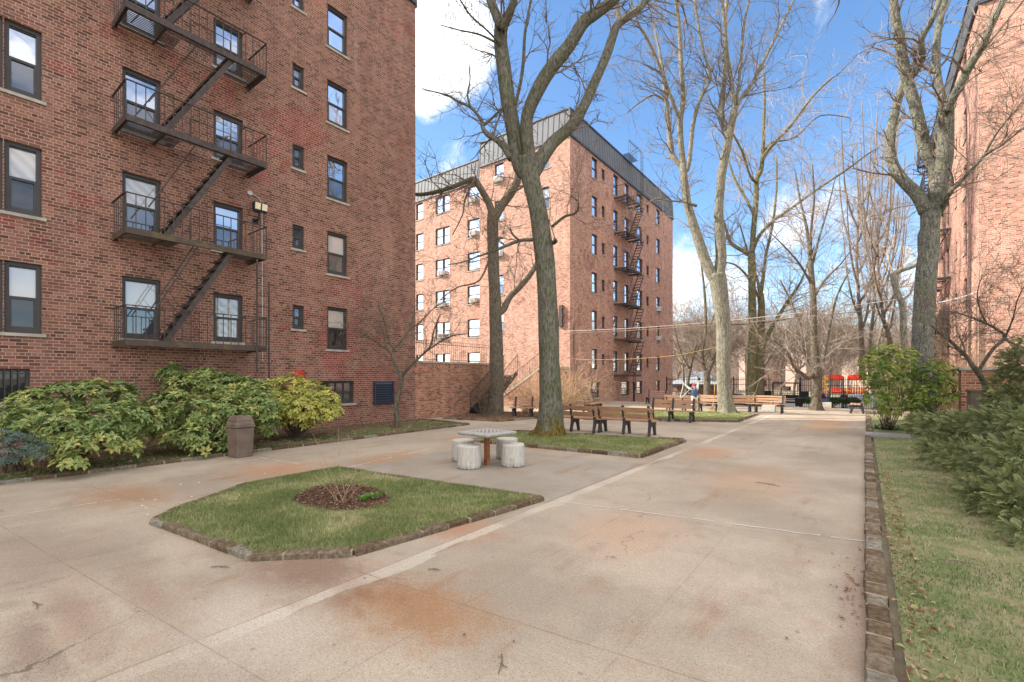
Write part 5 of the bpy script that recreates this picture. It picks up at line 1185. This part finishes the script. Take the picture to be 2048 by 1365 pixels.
# ---------------------------------------------------------------- cars
def carmat(n, c): return simple(n, c, .25, .04, 1, spec=.5)
CM = {'white': carmat('white_car_paint',(.72,.73,.74)), 'silver': carmat('silver_car_paint',(.45,.48,.52)), 'dark': carmat('dark_blue_car_paint',(.03,.04,.08)), 'tan': carmat('pale_tan_car_paint',(.5,.46,.4))}
M['tyre'] = simple('tyre_rubber', (.02,.02,.02), .8, .2, 9); M['rim'] = simple('alloy_rim', (.55,.56,.58), .35, .1, 9, metal=.6); M['cglass'] = glass('car_window_glass', (.03,.035,.04), .25)
M['headl'] = simple('headlight_glass', (.75,.76,.75), .2, .05, 9); M['taill'] = simple('tail_light', (.5,.03,.02), .3, .1, 9)
def car(x, y, z, flip, paint, label, suv=False):
    root = thing('parked_car', (x,y,z), label, 'car', 'cars parked along the street'); s_ = -1 if flip else 1; W2 = .88; hh = .18 if suv else 0
    def P(a, b, c): return (x+s_*a, y+b, z+c)
    prof = [(-2.25,.35),(-2.28,.6),(-2.2,.88+hh*.6),(-1.75,.95+hh*.6),(.95,.93+hh*.4),(1.9,.8+hh*.4),(2.25,.62),(2.28,.35)]
    cab = [(-1.9,.93+hh*.5),(-1.35,1.38+hh),(-.9,1.45+hh),(.1,1.45+hh),(.45,1.38+hh),(1.15,.93+hh*.4)]
    def loft(mb, pr, ws, mi=0):
        m = len(pr); vs = []
        for w_ in ws: vs += [P(a, w_, c) for a, c in pr]
        fs = [tuple(range(m)), tuple(range((len(ws)-1)*m+m-1,(len(ws)-1)*m-1,-1))]
        for k in range(len(ws)-1): fs += [(k*m+i,k*m+(i+1)%m,(k+1)*m+(i+1)%m,(k+1)*m+i) for i in range(m)]
        mb.idx(vs, fs, mi)
    mb = MB(); loft(mb, prof, (-W2, W2))
    vs = [P(a, (-W2+.03 if c < 1. else -W2+.17)*sg, c) for sg in (1,-1) for a, c in cab]; m = len(cab)
    mb.idx(vs, [tuple(range(m)), tuple(range(2*m-1,m-1,-1))]+[(i,(i+1)%m,(i+1)%m+m,i+m) for i in range(m)])
    body = mb.build('body', paint, root, smooth=False, bevel=.05)
    mb = MB()
    for sg in (-1,1):
        for (a0,a1,b0,b1) in ((-1.62,-.55,-1.22,-.55),(-.47,.85,-.47,.38)):
            zl, zh = 1.0+hh*.45, 1.36+hh; yl, yh = (W2-.055)*sg, (W2-.165)*sg; o_ = .012*sg
            mb.face([P(a0,yl+o_,zl),P(a1,yl+o_,zl),P(b1,yh+o_,zh),P(b0,yh+o_,zh)])
    mb.face([P(.5,-.62,1.36+hh),P(.5,.62,1.36+hh),P(1.1,.74,.99+hh*.4),P(1.1,-.74,.99+hh*.4)]); mb.face([P(-1.38,-.62,1.35+hh),P(-1.38,.62,1.35+hh),P(-1.86,.74,1.+hh*.5),P(-1.86,-.74,1.+hh*.5)])
    for k in range(len(mb.v)): pass
    mb.v = [(a,b,c+.02) for a,b,c in mb.v]; mb.build('window', M['cglass'], body)
    for a in (-1.4, 1.4):
        for sg in (-1, 1):
            wb = MB(); yc = y+sg*(W2-.1); wb.tube([(x+s_*a,yc-.11,z+.33),(x+s_*a,yc+.11,z+.33)],.33,20); w_ = wb.build('wheel', M['tyre'], root)
            wb = MB(); yo = yc+sg*.112; wb.tube([(x+s_*a,yo,z+.33),(x+s_*a,yo+sg*.01,z+.33)],.09,12)
            for q in range(5):
                an = q*1.2566; wb.bar((x+s_*a,yo+sg*.004,z+.33),(x+s_*a+math.cos(an)*.2,yo+sg*.004,z+.33+math.sin(an)*.2),.07,.01,up=(0,1,0))
            wb.tube([(x+s_*a+math.cos(q*.524)*.21,yo+sg*.004,z+.33+math.sin(q*.524)*.21) for q in range(13)],.02,4); wb.build('rim', M['rim'], w_)
    for sg in (-1,1):
        mb = MB(); mb.box(*sorted_box(P(2.1,sg*.55-.16,.6), P(2.29,sg*.55+.16,.74))); mb.build('headlight', M['headl'], root)
        mb = MB(); mb.box(*sorted_box(P(-2.29,sg*.6-.15,.72), P(-2.18,sg*.6+.15,.86))); mb.build('tail_light', M['taill'], root)
    return root
def sorted_box(a, b): return tuple(min(a[i],b[i]) for i in range(3)), tuple(max(a[i],b[i]) for i in range(3))
sz = -1.395
car(.2,52.5,sz,False,CM['white'],'large white car parked behind the hedge, before the playground',True)
car(-5.1,52.5,sz,True,CM['white'],'white car whose wheel shows beneath the black gate')
car(-10.6,52.5,sz,False,CM['dark'],'dark blue car parked between the pale trunk and the slim greenish trunks')
car(-15.9,52.5,sz,True,CM['silver'],'silver blue car parked before the pavilion, beside the free-standing house')
car(-.6,58.2,sz,True,CM['tan'],'pale car on the far side of the street below the yellow spiral')
# ---------------------------------------------------------------- across the street
gz = -1.42
p0, p1 = W(1357,790,66), W(1446,790,66); cx_ = (p0.x+p1.x)/2; cy_ = (p0.y+p1.y)/2; hw = 2.6
root = thing('park_pavilion', (cx_,cy_,gz), 'small brick park pavilion with a grey hipped shingle roof', 'pavilion')
mb = MB(); mb.box((cx_-hw,cy_-hw,gz-.1),(cx_+hw,cy_+hw,.9)); mb.build('wall', M['brick2'], root)
mb = MB(); e = 1.0; mb.idx([(cx_-hw-e,cy_-hw-e,.85),(cx_+hw+e,cy_-hw-e,.85),(cx_+hw+e,cy_+hw+e,.85),(cx_-hw-e,cy_+hw+e,.85),(cx_-.8,cy_,2.6),(cx_+.8,cy_,2.6)],[(0,1,5,4),(1,2,5),(2,3,4,5),(3,0,4),(3,2,1,0)]); mb.build('roof', M['shingle'], root)
mb = MB(); mb.box((cx_-hw-e,cy_-hw-e-.03,.72),(cx_+hw+e,cy_-hw-e+.03,.88)); mb.build('fascia', M['seamdark'], root)
for u in (-1.4, 0., 1.4): mb = MB(); mb.box((cx_+u-.35,cy_-hw-.03,-.6),(cx_+u+.35,cy_-hw-.005,.4)); mb.build('window', M['g_dark'], root)
root = thing('playground', (W(1700,790,68).x,W(1700,790,68).y,gz), 'red plastic climbing frame with blue posts and arched roofs across the street', 'playground')
q0 = W(1670,790,68); q1 = W(1712,790,68)
def arch(cx0, cy0, z, w_, d_):
    mb = MB(); n = 8
    prev = None
    for k in range(n+1):
        a = math.pi*k/n; r_ = (cx0-math.cos(a)*w_/2, z+math.sin(a)*.35)
        if prev: mb.face([(prev[0],cy0-d_/2,prev[1]),(r_[0],cy0-d_/2,r_[1]),(r_[0],cy0+d_/2,r_[1]),(prev[0],cy0+d_/2,prev[1])]); mb.face([(prev[0],cy0-d_/2,prev[1]),(r_[0],cy0-d_/2,r_[1]),(r_[0],cy0-d_/2,z-.5),(prev[0],cy0-d_/2,z-.5)])
        prev = r_
    return mb
for q in (q0, q1):
    arch(q.x, q.y, 1.85, 2., 1.8).build('roof', M['pred'], root)
    for sx in (-.9,.9):
        for sy in (-.8,.8): mb = MB(); mb.tube([(q.x+sx,q.y+sy,gz),(q.x+sx,q.y+sy,1.7)],.07,8); mb.build('post', M['pblue'], root)
for (a, b, z0_, z1_) in ((q0.x-.8,q0.x+.9,-.55,.35),(q0.x+1.,q1.x-1.,-.6,.25),(q1.x-.9,q1.x+1.2,-.65,.45)):
    mb = MB(); n_ = 7
    for k in range(n_): xa_ = a+(b-a)*k/n_; mb.box((xa_,q0.y-.9,z0_),(xa_+(b-a)/n_*.72,q0.y-.84,z1_))
    mb.box((a,q0.y-.9,z0_+.0),(b,q0.y-.83,z0_+.25)); mb.build('guard_panel', M['pred'], root)
mb = MB(); 
for z in (.3,-.1,-.62): mb.tube([(q0.x+.9,q0.y-.95,z),(q1.x+1.,q0.y-.95,z)],.045,6)
mb.build('rail', M['yellow'], root)
mb = MB(); mb.hexa([(q0.x-2.4,q0.y-1.6,gz),(q0.x-1.,q0.y-1.6,-.4),(q0.x-1.,q0.y-.9,-.4),(q0.x-2.4,q0.y-.9,gz),(q0.x-2.4,q0.y-1.6,gz+.1),(q0.x-1.,q0.y-1.6,-.28),(q0.x-1.,q0.y-.9,-.28),(q0.x-2.4,q0.y-.9,gz+.1)]); mb.build('slide', M['pred'], root)
p = W(1651,800,62); pts = [(p.x+math.cos(k*.7)*.32, p.y+math.sin(k*.7)*.32, gz+.3+k*.075) for k in range(42)]
root = thing('spiral_climber', (p.x,p.y,gz), 'yellow spiral climbing pole beside the red playground', 'climbing pole')
mb = MB(); mb.tube(pts, .07, 6); mb.build('spiral', M['yellow'], root); mb = MB(); mb.tube([(p.x,p.y,gz),(p.x,p.y,1.9)],.05,8); mb.build('pole', M['yellow'], root)
# distant brick apartment houses
def farhouse(px0, px1, t_, ytop, label, mat='brickfar', nfl=5):
    a, b = W(px0,700,t_), W(px1,700,t_); d = (b-a); d.z = 0; ln = d.length; d.normalize(); n_ = V((d.y,-d.x,0)); zt = H+t_*(CY-ytop)/F
    root = thing('apartment_building', (a.x,a.y,gz), label, 'building', 'hazy brick houses beyond the street')
    f = lambda u, dd, z: tuple(V((a.x,a.y,0))+d*u+n_*dd+V((0,0,z)))
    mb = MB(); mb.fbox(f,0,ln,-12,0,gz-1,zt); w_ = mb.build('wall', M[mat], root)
    mb = MB(); mb.fbox(f,-.1,ln+.1,-12,.15,zt+.003,zt+.5); mb.build('parapet', M['sill'], root)
    nc = int(ln/3.4); fh = (zt-gz)/nfl; base = None; c = 0
    for i in range(nc):
        for k in range(nfl):
            if c >= 96: break
            u = 1.2+i*(ln-2)/nc; z = gz+.9+k*fh
            if base is None:
                mb = MB(); mb.fbox(f,u,u+1.3,.004,.05,z,z+1.5); base = mb.build('window', M['g_mid'], root); u_0, z_0 = u, z
            else:
                o = base.copy(); C.objects.link(o); o.parent = root; o.location = V(d*(u-u_0))+V((0,0,z-z_0))
            c += 1
farhouse(1330,1478,105,648,'hazy pink brick house far behind the pavilion', nfl=5)
farhouse(1490,1600,120,662,'hazy brick house far behind the slim greenish trunks', nfl=5)
farhouse(1612,1720,110,655,'hazy brick house far behind the playground', nfl=5)
farhouse(1740,1900,100,668,'hazy brick house far behind the thin multi-stemmed trees', nfl=5)
# far side: low walls / more fence across the street
mb = MB()
for k in range(150): x = -25+k*.25; mb.box((x-.02,60.98,gz),(x+.02,61.02,gz+1.5))
for z in (gz+.25, gz+1.35): mb.box((-25,60.97,z),(12.5,61.03,z+.05))
tag(mb.build('park_fence', M['black'], loc=(-25,61,gz)), 'low iron fence on the far side of the street', 'fence')
# ---------------------------------------------------------------- cables
def cable(a, b, sag, r, mat, label, name='cable', mids=None):
    a, b = V(a), V(b); pts = [a.lerp(b, k/14)-V((0,0,sag*4*(k/14)*(1-k/14))) for k in range(15)]
    mb = MB(); mb.tube(pts, r, 6); o = mb.build(name, M[mat], loc=a); tag(o, label, 'cable'); return o
A = V((WX-.3, BY-.35, 0))
za = lambda py: H+(CY-py)*28.9/F
E3 = FY(1954,585,Y3-.15)
cable((A.x,A.y,za(664)), W(1869,607,20.5), .2, .022, 'copper', 'thick brown cable strung from the bracket across the courtyard')
cable((A.x,A.y,za(659)), W(1850,590,24), .35, .016, 'cable', 'pale cable strung just above the thick brown one')
cable(W(1869,607,20.5), E3, .05, .03, 'conduit', 'grey insulated cable end reaching the pipe of the right-hand house')
cable(W(1463,650,24), W(1606,632,26), .1, .02, 'black', 'short thin dark wire with a clamp between the tree limbs')
cable(FX(1142,718,WX+.05), W(1345,712,25), .12, .008, 'orange', 'yellow rope from the free-standing house wall toward the trees')
cable(W(1345,712,25), W(1434,694,23.2), .03, .008, 'orange', 'slack yellow rope end tied to the pale trunk')
# yellow wheel tool
p = G(1424, 826); root = thing('measuring_wheel', p, 'yellow measuring wheel with a tall orange handle leaning by the bench', 'measuring wheel')
ex = V((CS,SN,0)); mb = MB(); mb.tube([p+ex*(.13*math.cos(a))+V((0,0,.16+.13*math.sin(a))) for a in [i*math.pi/9 for i in range(19)]], .022, 6)
for k in range(3): a = k*math.pi/3; mb.tube([p+ex*(.13*math.cos(a))+V((0,0,.16+.13*math.sin(a))), p-ex*(.13*math.cos(a))+V((0,0,.16-.13*math.sin(a)))], .01, 4)
mb.build('wheel', M['yellow'], root); mb = MB(); mb.tube([p+V((0,0,.16)), p+ex*.12+V((0,0,.75)), p+ex*.14+V((0,0,1.55))], .016, 6); mb.build('handle', M['orange'], root)
p = G(1548,825); mb = MB(); mb.box((p.x-.6,p.y+.3,0),(p.x+.0,p.y+.7,.33)); tag(mb.build('concrete_block', M['stool'], loc=(p.x-.3,p.y+.5,0), bevel=.01), 'pale concrete block under the three-slat sunlit bench', 'block')
# ---------------------------------------------------------------- people
M['skin'] = simple('skin', (.5,.3,.22), .5, .08, 9); M['vest'] = simple('blue_quilted_vest', (.05,.09,.2), .7, .25, 22); M['mint'] = simple('pale_mint_sleeves', (.55,.68,.6), .8, .1, 9)
M['beanie'] = simple('magenta_beanie', (.4,.02,.1), .85, .2, 30); M['trous'] = simple('cream_trousers', (.62,.55,.45), .8, .12, 9); M['purple'] = simple('dark_purple_jacket', (.07,.03,.09), .8, .2, 9); M['jeans'] = simple('blue_jeans', (.07,.11,.2), .8, .2, 9)
def skin(name, verts, edges, rad, mat, parent, root_i=0, sub=2, loc=None):
    me = bpy.data.meshes.new(name); org = V(parent.location) if parent else V(loc)
    q = parent.parent if parent else None
    while q: org += q.location; q = q.parent
    me.from_pydata([tuple(V(v)-org) for v in verts], edges, []); me.materials.append(M[mat])
    o = bpy.data.objects.new(name, me); C.objects.link(o)
    if parent: o.parent = parent
    else: o.location = org
    md = o.modifiers.new('skin', 'SKIN'); md.use_smooth_shade = True
    for i, r_ in enumerate(rad): me.skin_vertices[0].data[i].radius = (r_ if isinstance(r_, tuple) else (r_, r_))
    me.skin_vertices[0].data[root_i].use_root = True
    s2 = o.modifiers.new('sub', 'SUBSURF'); s2.levels = sub; s2.render_levels = sub; return o
def person(p, face, J, label, group=None, clothes=(), hair=None, sc=1.):
    # J: joints in body space (x right, y forward, z up)
    ca, sa = math.cos(face), math.sin(face)
    def X(v): v = V(v)*sc; return V((p.x+v.x*ca-v.y*sa, p.y+v.x*sa+v.y*ca, p.z+v.z))
    names = list(J); vs = [X(J[n]) for n in names]; ix = {n: i for i, n in enumerate(names)}
    rad = {'pelvis':(.13,.1),'waist':(.12,.09),'chest':(.16,.11),'neck0':.07,'neck':.05,'head0':.075,'head':.095,'headt':.07}
    ed = [('pelvis','waist'),('waist','chest'),('chest','neck0'),('neck0','neck'),('neck','head0'),('head0','head'),('head','headt')]
    for s_ in 'LR':
        ed += [('chest','sh'+s_),('sh'+s_,'el'+s_),('el'+s_,'wr'+s_),('wr'+s_,'ha'+s_),('pelvis','hip'+s_),('hip'+s_,'kn'+s_),('kn'+s_,'an'+s_),('an'+s_,'to'+s_)]
        rad.update({'sh'+s_:.06,'el'+s_:.043,'wr'+s_:.028,'ha'+s_:(.035,.02),'hip'+s_:.09,'kn'+s_:.06,'an'+s_:.04,'to'+s_:.035})
    rl = [rad[n] for n in names]; rl = [tuple(k*sc for k in r_) if isinstance(r_, tuple) else r_*sc for r_ in rl]; el = [(ix[a],ix[b]) for a, b in ed]
    # fingers
    for s_ in 'LR':
        w0, h0 = X(J['wr'+s_]), X(J['ha'+s_]); d = (h0-w0).normalized(); sd = d.cross(V((ca,sa,0))).normalized()
        for k, (off, ln) in enumerate(((-.03,.06),(-.01,.075),(.01,.07),(.028,.055))):
            a_ = h0+sd*off+d*.02; vs += [a_, a_+d*ln*.5+V((0,0,.004)), a_+d*ln-V((0,0,.01))]; n_ = len(vs); el += [(ix['ha'+s_],n_-3),(n_-3,n_-2),(n_-2,n_-1)]; rl += [.01,.009,.008]
        a_ = w0.lerp(h0,.45)+sd*-.035; vs += [a_, a_+sd*-.025+d*.03]; n_ = len(vs); el += [(ix['ha'+s_],n_-2),(n_-2,n_-1)]; rl += [.011,.009]
    root = skin('person', vs, el, rl, 'skin', None, 0, 2, loc=p); tag(root, label, 'person', group)
    for (nm, js, es, rs, mt) in clothes:
        skin(nm, [X(J[j]) if isinstance(j, str) else X(j) for j in js], es, [tuple(k*sc for k in r_) if isinstance(r_, tuple) else r_*sc for r_ in rs], mt, root)
    hd = X(J['head']); fw = V((-sa,ca,0)); rt = V((ca,sa,0))
    mb = MB(); mb.tube([hd+fw*.085*sc-V((0,0,.0)), hd+fw*.115*sc-V((0,0,.03)), hd+fw*.09*sc-V((0,0,.04))],[.01,.014,.008],6)
    for s_ in (-1,1): mb.tube([hd+rt*.095*s_*sc-V((0,0,.02)), hd+rt*.105*s_*sc+V((0,0,.02))],[.014,.016],6)
    mb.build('face_features', M['skin'], root); mb = MB()
    for s_ in (-1,1): mb.tube([hd+fw*.088*sc+rt*.035*s_+V((0,0,.01)), hd+fw*.098*sc+rt*.035*s_+V((0,0,.01))],.012,6)
    mb.build('eyes', M['black'], root)
    mb = MB(); mb.tube([hd-V((0,0,-.005)), hd+V((0,0,.05*sc)), hd+V((0,0,.1*sc)), hd+V((0,0,.135*sc))],[.108*sc,.112*sc,.085*sc,.02*sc],14); mb.build(hair[0], M[hair[1]], root, smooth=True)
    return root
pp = G(1389, 826); pp.z = 0
J = {'pelvis':(0,0,.9),'waist':(0,.0,1.05),'chest':(0,0,1.28),'neck0':(0,0,1.4),'neck':(0,.0,1.46),'head0':(0,.01,1.53),'head':(0,.02,1.6),'headt':(0,.01,1.66),
 'shL':(-.19,0,1.36),'elL':(-.36,.12,1.5),'wrL':(-.52,.16,1.68),'haL':(-.57,.17,1.75),'shR':(.19,0,1.36),'elR':(.27,.14,1.56),'wrR':(.34,.18,1.8),'haR':(.36,.19,1.88),
 'hipL':(-.1,0,.86),'knL':(-.11,.03,.48),'anL':(-.12,-.02,.09),'toL':(-.13,.13,.035),'hipR':(.1,0,.86),'knR':(.13,.05,.48),'anR':(.16,0,.09),'toR':(.18,.15,.035)}
person(pp, YAW+.1, J, 'person in blue vest and magenta beanie, back turned, raising both arms to hold thin poles', clothes=[
 ('vest', ['waist','chest','neck0','shL','shR',(0,0,.93)], [(5,0),(0,1),(1,2),(1,3),(1,4)], [(.15,.12),(.2,.145),.085,.08,.08,(.16,.125)], 'vest'),
 ('sleeve', ['shL','elL','wrL'], [(0,1),(1,2)], [.075,.062,.048], 'mint'), ('sleeve', ['shR','elR','wrR'], [(0,1),(1,2)], [.075,.062,.048], 'mint'),
 ('trousers', ['pelvis','hipL','knL','anL','hipR','knR','anR'], [(0,1),(1,2),(2,3),(0,4),(4,5),(5,6)], [(.15,.12),.105,.08,.07,.105,.08,.07], 'trous'),
 ('boot', ['anL','toL'], [(0,1)], [.055,.045], 'cast'), ('boot', ['anR','toR'], [(0,1)], [.055,.045], 'cast')], hair=('beanie','beanie'), sc=.86)
c_, s_ = math.cos(YAW+.1), math.sin(YAW+.1)
def bodyp(v): v = V(v)*.86; return V((pp.x+v.x*c_-v.y*s_, pp.y+v.x*s_+v.y*c_, v.z))
for i, (a, b, lab) in enumerate(((bodyp((.38,.2,1.93)), W(1362,797,23.5), 'long white pole held in the raised right hand'),(bodyp((-.58,.17,1.78)), W(1360,796,23.2), 'shorter white pole held in the raised left hand'))):
    mb = MB(); mb.tube([a, b], .009, 6); tag(mb.build('pole', M['white'], loc=a), lab+' of the person in the blue vest', 'pole')
mb = MB(); q_ = bodyp((.38,.2,1.95)); mb.tube([q_-V((0,0,.04)), q_+V((.03,0,.1))], .05, 8); tag(mb.build('black_tool', M['black'], loc=q_), 'small black tool head at the top of the long white pole', 'tool')
pp2 = W(1651,822,27.5); pp2.z = 0
J2 = {'pelvis':(0,0,.46),'waist':(0,.06,.6),'chest':(0,.18,.8),'neck0':(0,.22,.9),'neck':(0,.25,.95),'head0':(0,.28,1.0),'head':(0,.3,1.06),'headt':(0,.29,1.12),
 'shL':(-.18,.18,.86),'elL':(-.2,.36,.66),'wrL':(-.14,.52,.58),'haL':(-.12,.58,.56),'shR':(.18,.18,.86),'elR':(.2,.36,.66),'wrR':(.14,.52,.58),'haR':(.12,.58,.56),
 'hipL':(-.1,.02,.45),'knL':(-.12,.42,.48),'anL':(-.12,.36,.09),'toL':(-.12,.5,.035),'hipR':(.1,.02,.45),'knR':(.12,.42,.48),'anR':(.12,.38,.09),'toR':(.12,.52,.035)}
bs = MB(); bs.box((pp2.x-.3,pp2.y-.25,0),(pp2.x+.3,pp2.y+.15,.34)); tag(bs.build('concrete_block', M['stool'], loc=(pp2.x,pp2.y,0), bevel=.01), 'low grey block the person in the purple jacket sits on', 'block')
person(pp2, R(110), J2, 'person in dark purple jacket sitting bent forward beside the stout dark trunk', clothes=[
 ('jacket', ['pelvis','waist','chest','neck0','shL','elL','wrL','shR','elR','wrR'], [(0,1),(1,2),(2,3),(2,4),(4,5),(5,6),(2,7),(7,8),(8,9)], [(.16,.12),(.16,.12),(.19,.14),.08,.08,.065,.05,.08,.065,.05], 'purple'),
 ('trousers', ['pelvis','hipL','knL','anL','hipR','knR','anR'], [(0,1),(1,2),(2,3),(0,4),(4,5),(5,6)], [(.15,.12),.105,.08,.06,.105,.08,.06], 'jeans'),
 ('shoe', ['anL','toL'], [(0,1)], [.05,.045], 'white'), ('shoe', ['anR','toR'], [(0,1)], [.05,.045], 'white')], hair=('hair','black'))
pp3 = W(1688,812,38.); pp3.z = terr(pp3.y)
J3 = dict(J); J3.update({'elL':(-.26,.0,1.1),'wrL':(-.27,.08,.87),'haL':(-.27,.1,.8),'elR':(.26,.0,1.1),'wrR':(.27,.08,.87),'haR':(.27,.1,.8)})
person(pp3, R(200), J3, 'person in dark coat and blue jeans walking behind the hedge', clothes=[
 ('coat', ['pelvis','waist','chest','neck0','shL','elL','wrL','shR','elR','wrR'], [(0,1),(1,2),(2,3),(2,4),(4,5),(5,6),(2,7),(7,8),(8,9)], [(.18,.14),(.16,.12),(.19,.14),.08,.08,.065,.05,.08,.065,.05], 'purple'),
 ('trousers', ['pelvis','hipL','knL','anL','hipR','knR','anR'], [(0,1),(1,2),(2,3),(0,4),(4,5),(5,6)], [(.15,.12),.105,.08,.06,.105,.08,.06], 'jeans')], hair=('hair','black'))
SKY, SUN, EXPO = .11, 3.8, 1.47
CLOUD_A, CLOUD_B, CLOUD_FILL = (5.,5.,5.), (8.,7.9,7.8), (11.5,10.8,10.)  # last colour: unseen cloud bank, added to brighten the shaded areas
# ---------------------------------------------------------------- sky, sun, camera
EL = R(32.); SD = V((-.894*math.cos(EL), -.447*math.cos(EL), math.sin(EL)))   # direction to the sun
w = bpy.data.worlds.new('World'); bpy.context.scene.world = w; w.use_nodes = True
nt = w.node_tree; nt.nodes.clear()
class WT(T):
    def __init__(s, t): s.t = t
k = WT(nt)
sky = k.n('ShaderNodeTexSky', sky_type='NISHITA', sun_disc=False, sun_elevation=EL, sun_rotation=math.atan2(SD.x, SD.y), altitude=50, air_density=1., dust_density=.6, ozone_density=2.5)
tc = k.n('ShaderNodeTexCoord').outputs['Generated']
x, y, z = k.sep(tc)
fx = k.m('DIVIDE', 1., k.m('MAXIMUM', k.m('ADD', z, .12), .05))
pl = k.comb(k.m('MULTIPLY', x, fx), k.m('MULTIPLY', y, fx), 0.)
nz = k.noise(tc, 5.5, 9, .58, dist=.3); nz2 = k.noise(pl, 1.6, 8, .6)
mask = None
def blob(px, py, rad, am):
    d = (W(px, py, 10.)-V((0,0,H))).normalized()
    dd = k.n('ShaderNodeVectorMath', {0: tc, 1: tuple(d)}, operation='DOT_PRODUCT').outputs['Value']
    return k.m('MULTIPLY', k.step(dd, math.cos(R(rad)), 1.), am)
for (px, py, rad, am) in ((845,20,10.5,.85),(1400,610,9,.7),(1640,450,7,.6),(1760,500,8,.6),(1560,620,9,.5),(1380,530,5,.4)):
    b_ = blob(px, py, rad, am); mask = b_ if mask is None else k.m('MAXIMUM', mask, b_)
back = k.n('ShaderNodeVectorMath', {0: tc, 1: (SN*.8, -CS*.8, .6)}, operation='DOT_PRODUCT').outputs['Value']  # direction of the added cloud bank behind the camera
low = k.m('MULTIPLY', k.m('SUBTRACT', 1., k.step(k.m('ABSOLUTE', z), .0, .16)), .42)
mask = k.m('MAXIMUM', mask, low)
cl = k.step(k.m('ADD', nz, k.m('MULTIPLY', mask, .42)), .62, .86)
top = k.m('MULTIPLY', k.step(z, .66, .8), k.step(nz2, .3, .6))  # added overhead clouds, above the view, for fill light
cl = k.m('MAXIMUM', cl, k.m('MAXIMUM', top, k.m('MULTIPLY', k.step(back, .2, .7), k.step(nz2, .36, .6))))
hsv = k.n('ShaderNodeHueSaturation', {'Saturation': 1.12, 'Value': 1., 'Color': sky.outputs[0]}).outputs[0]
ccol = k.mix(k.noise(tc, 9., 5), CLOUD_A, CLOUD_B)
ccol = k.mix(k.m('MAXIMUM', k.step(z, .66, .85), k.step(back, .3, .8)), ccol, CLOUD_FILL)  # the unseen added clouds take the brighter fill colour
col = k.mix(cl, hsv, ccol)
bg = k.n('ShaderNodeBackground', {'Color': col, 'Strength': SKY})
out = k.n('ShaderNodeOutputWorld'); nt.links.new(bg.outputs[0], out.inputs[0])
sun = bpy.data.lights.new('sun', 'SUN'); sun.energy = SUN; sun.angle = R(.5); sun.color = (1.,.93,.82)
so = bpy.data.objects.new('sun', sun); C.objects.link(so); so.rotation_euler = (-SD).to_track_quat('-Z', 'Y').to_euler()
cam = bpy.data.cameras.new('camera'); co = bpy.data.objects.new('camera', cam); C.objects.link(co)
cam.sensor_width = 36; cam.lens = F/2048*36; cam.shift_y = (CY-682.5)/2048; cam.clip_end = 2000; cam.clip_start = .05
co.location = (0,0,H); co.rotation_euler = (R(90), 0, YAW)
sc = bpy.context.scene; sc.camera = co
sc.view_settings.view_transform = 'Standard'; sc.view_settings.look = 'None'; sc.view_settings.exposure = EXPO; sc.view_settings.gamma = 1
sc.cycles.max_bounces = 6; sc.cycles.diffuse_bounces = 4; sc.cycles.glossy_bounces = 3; sc.cycles.transparent_max_bounces = 4; sc.cycles.use_denoising = True
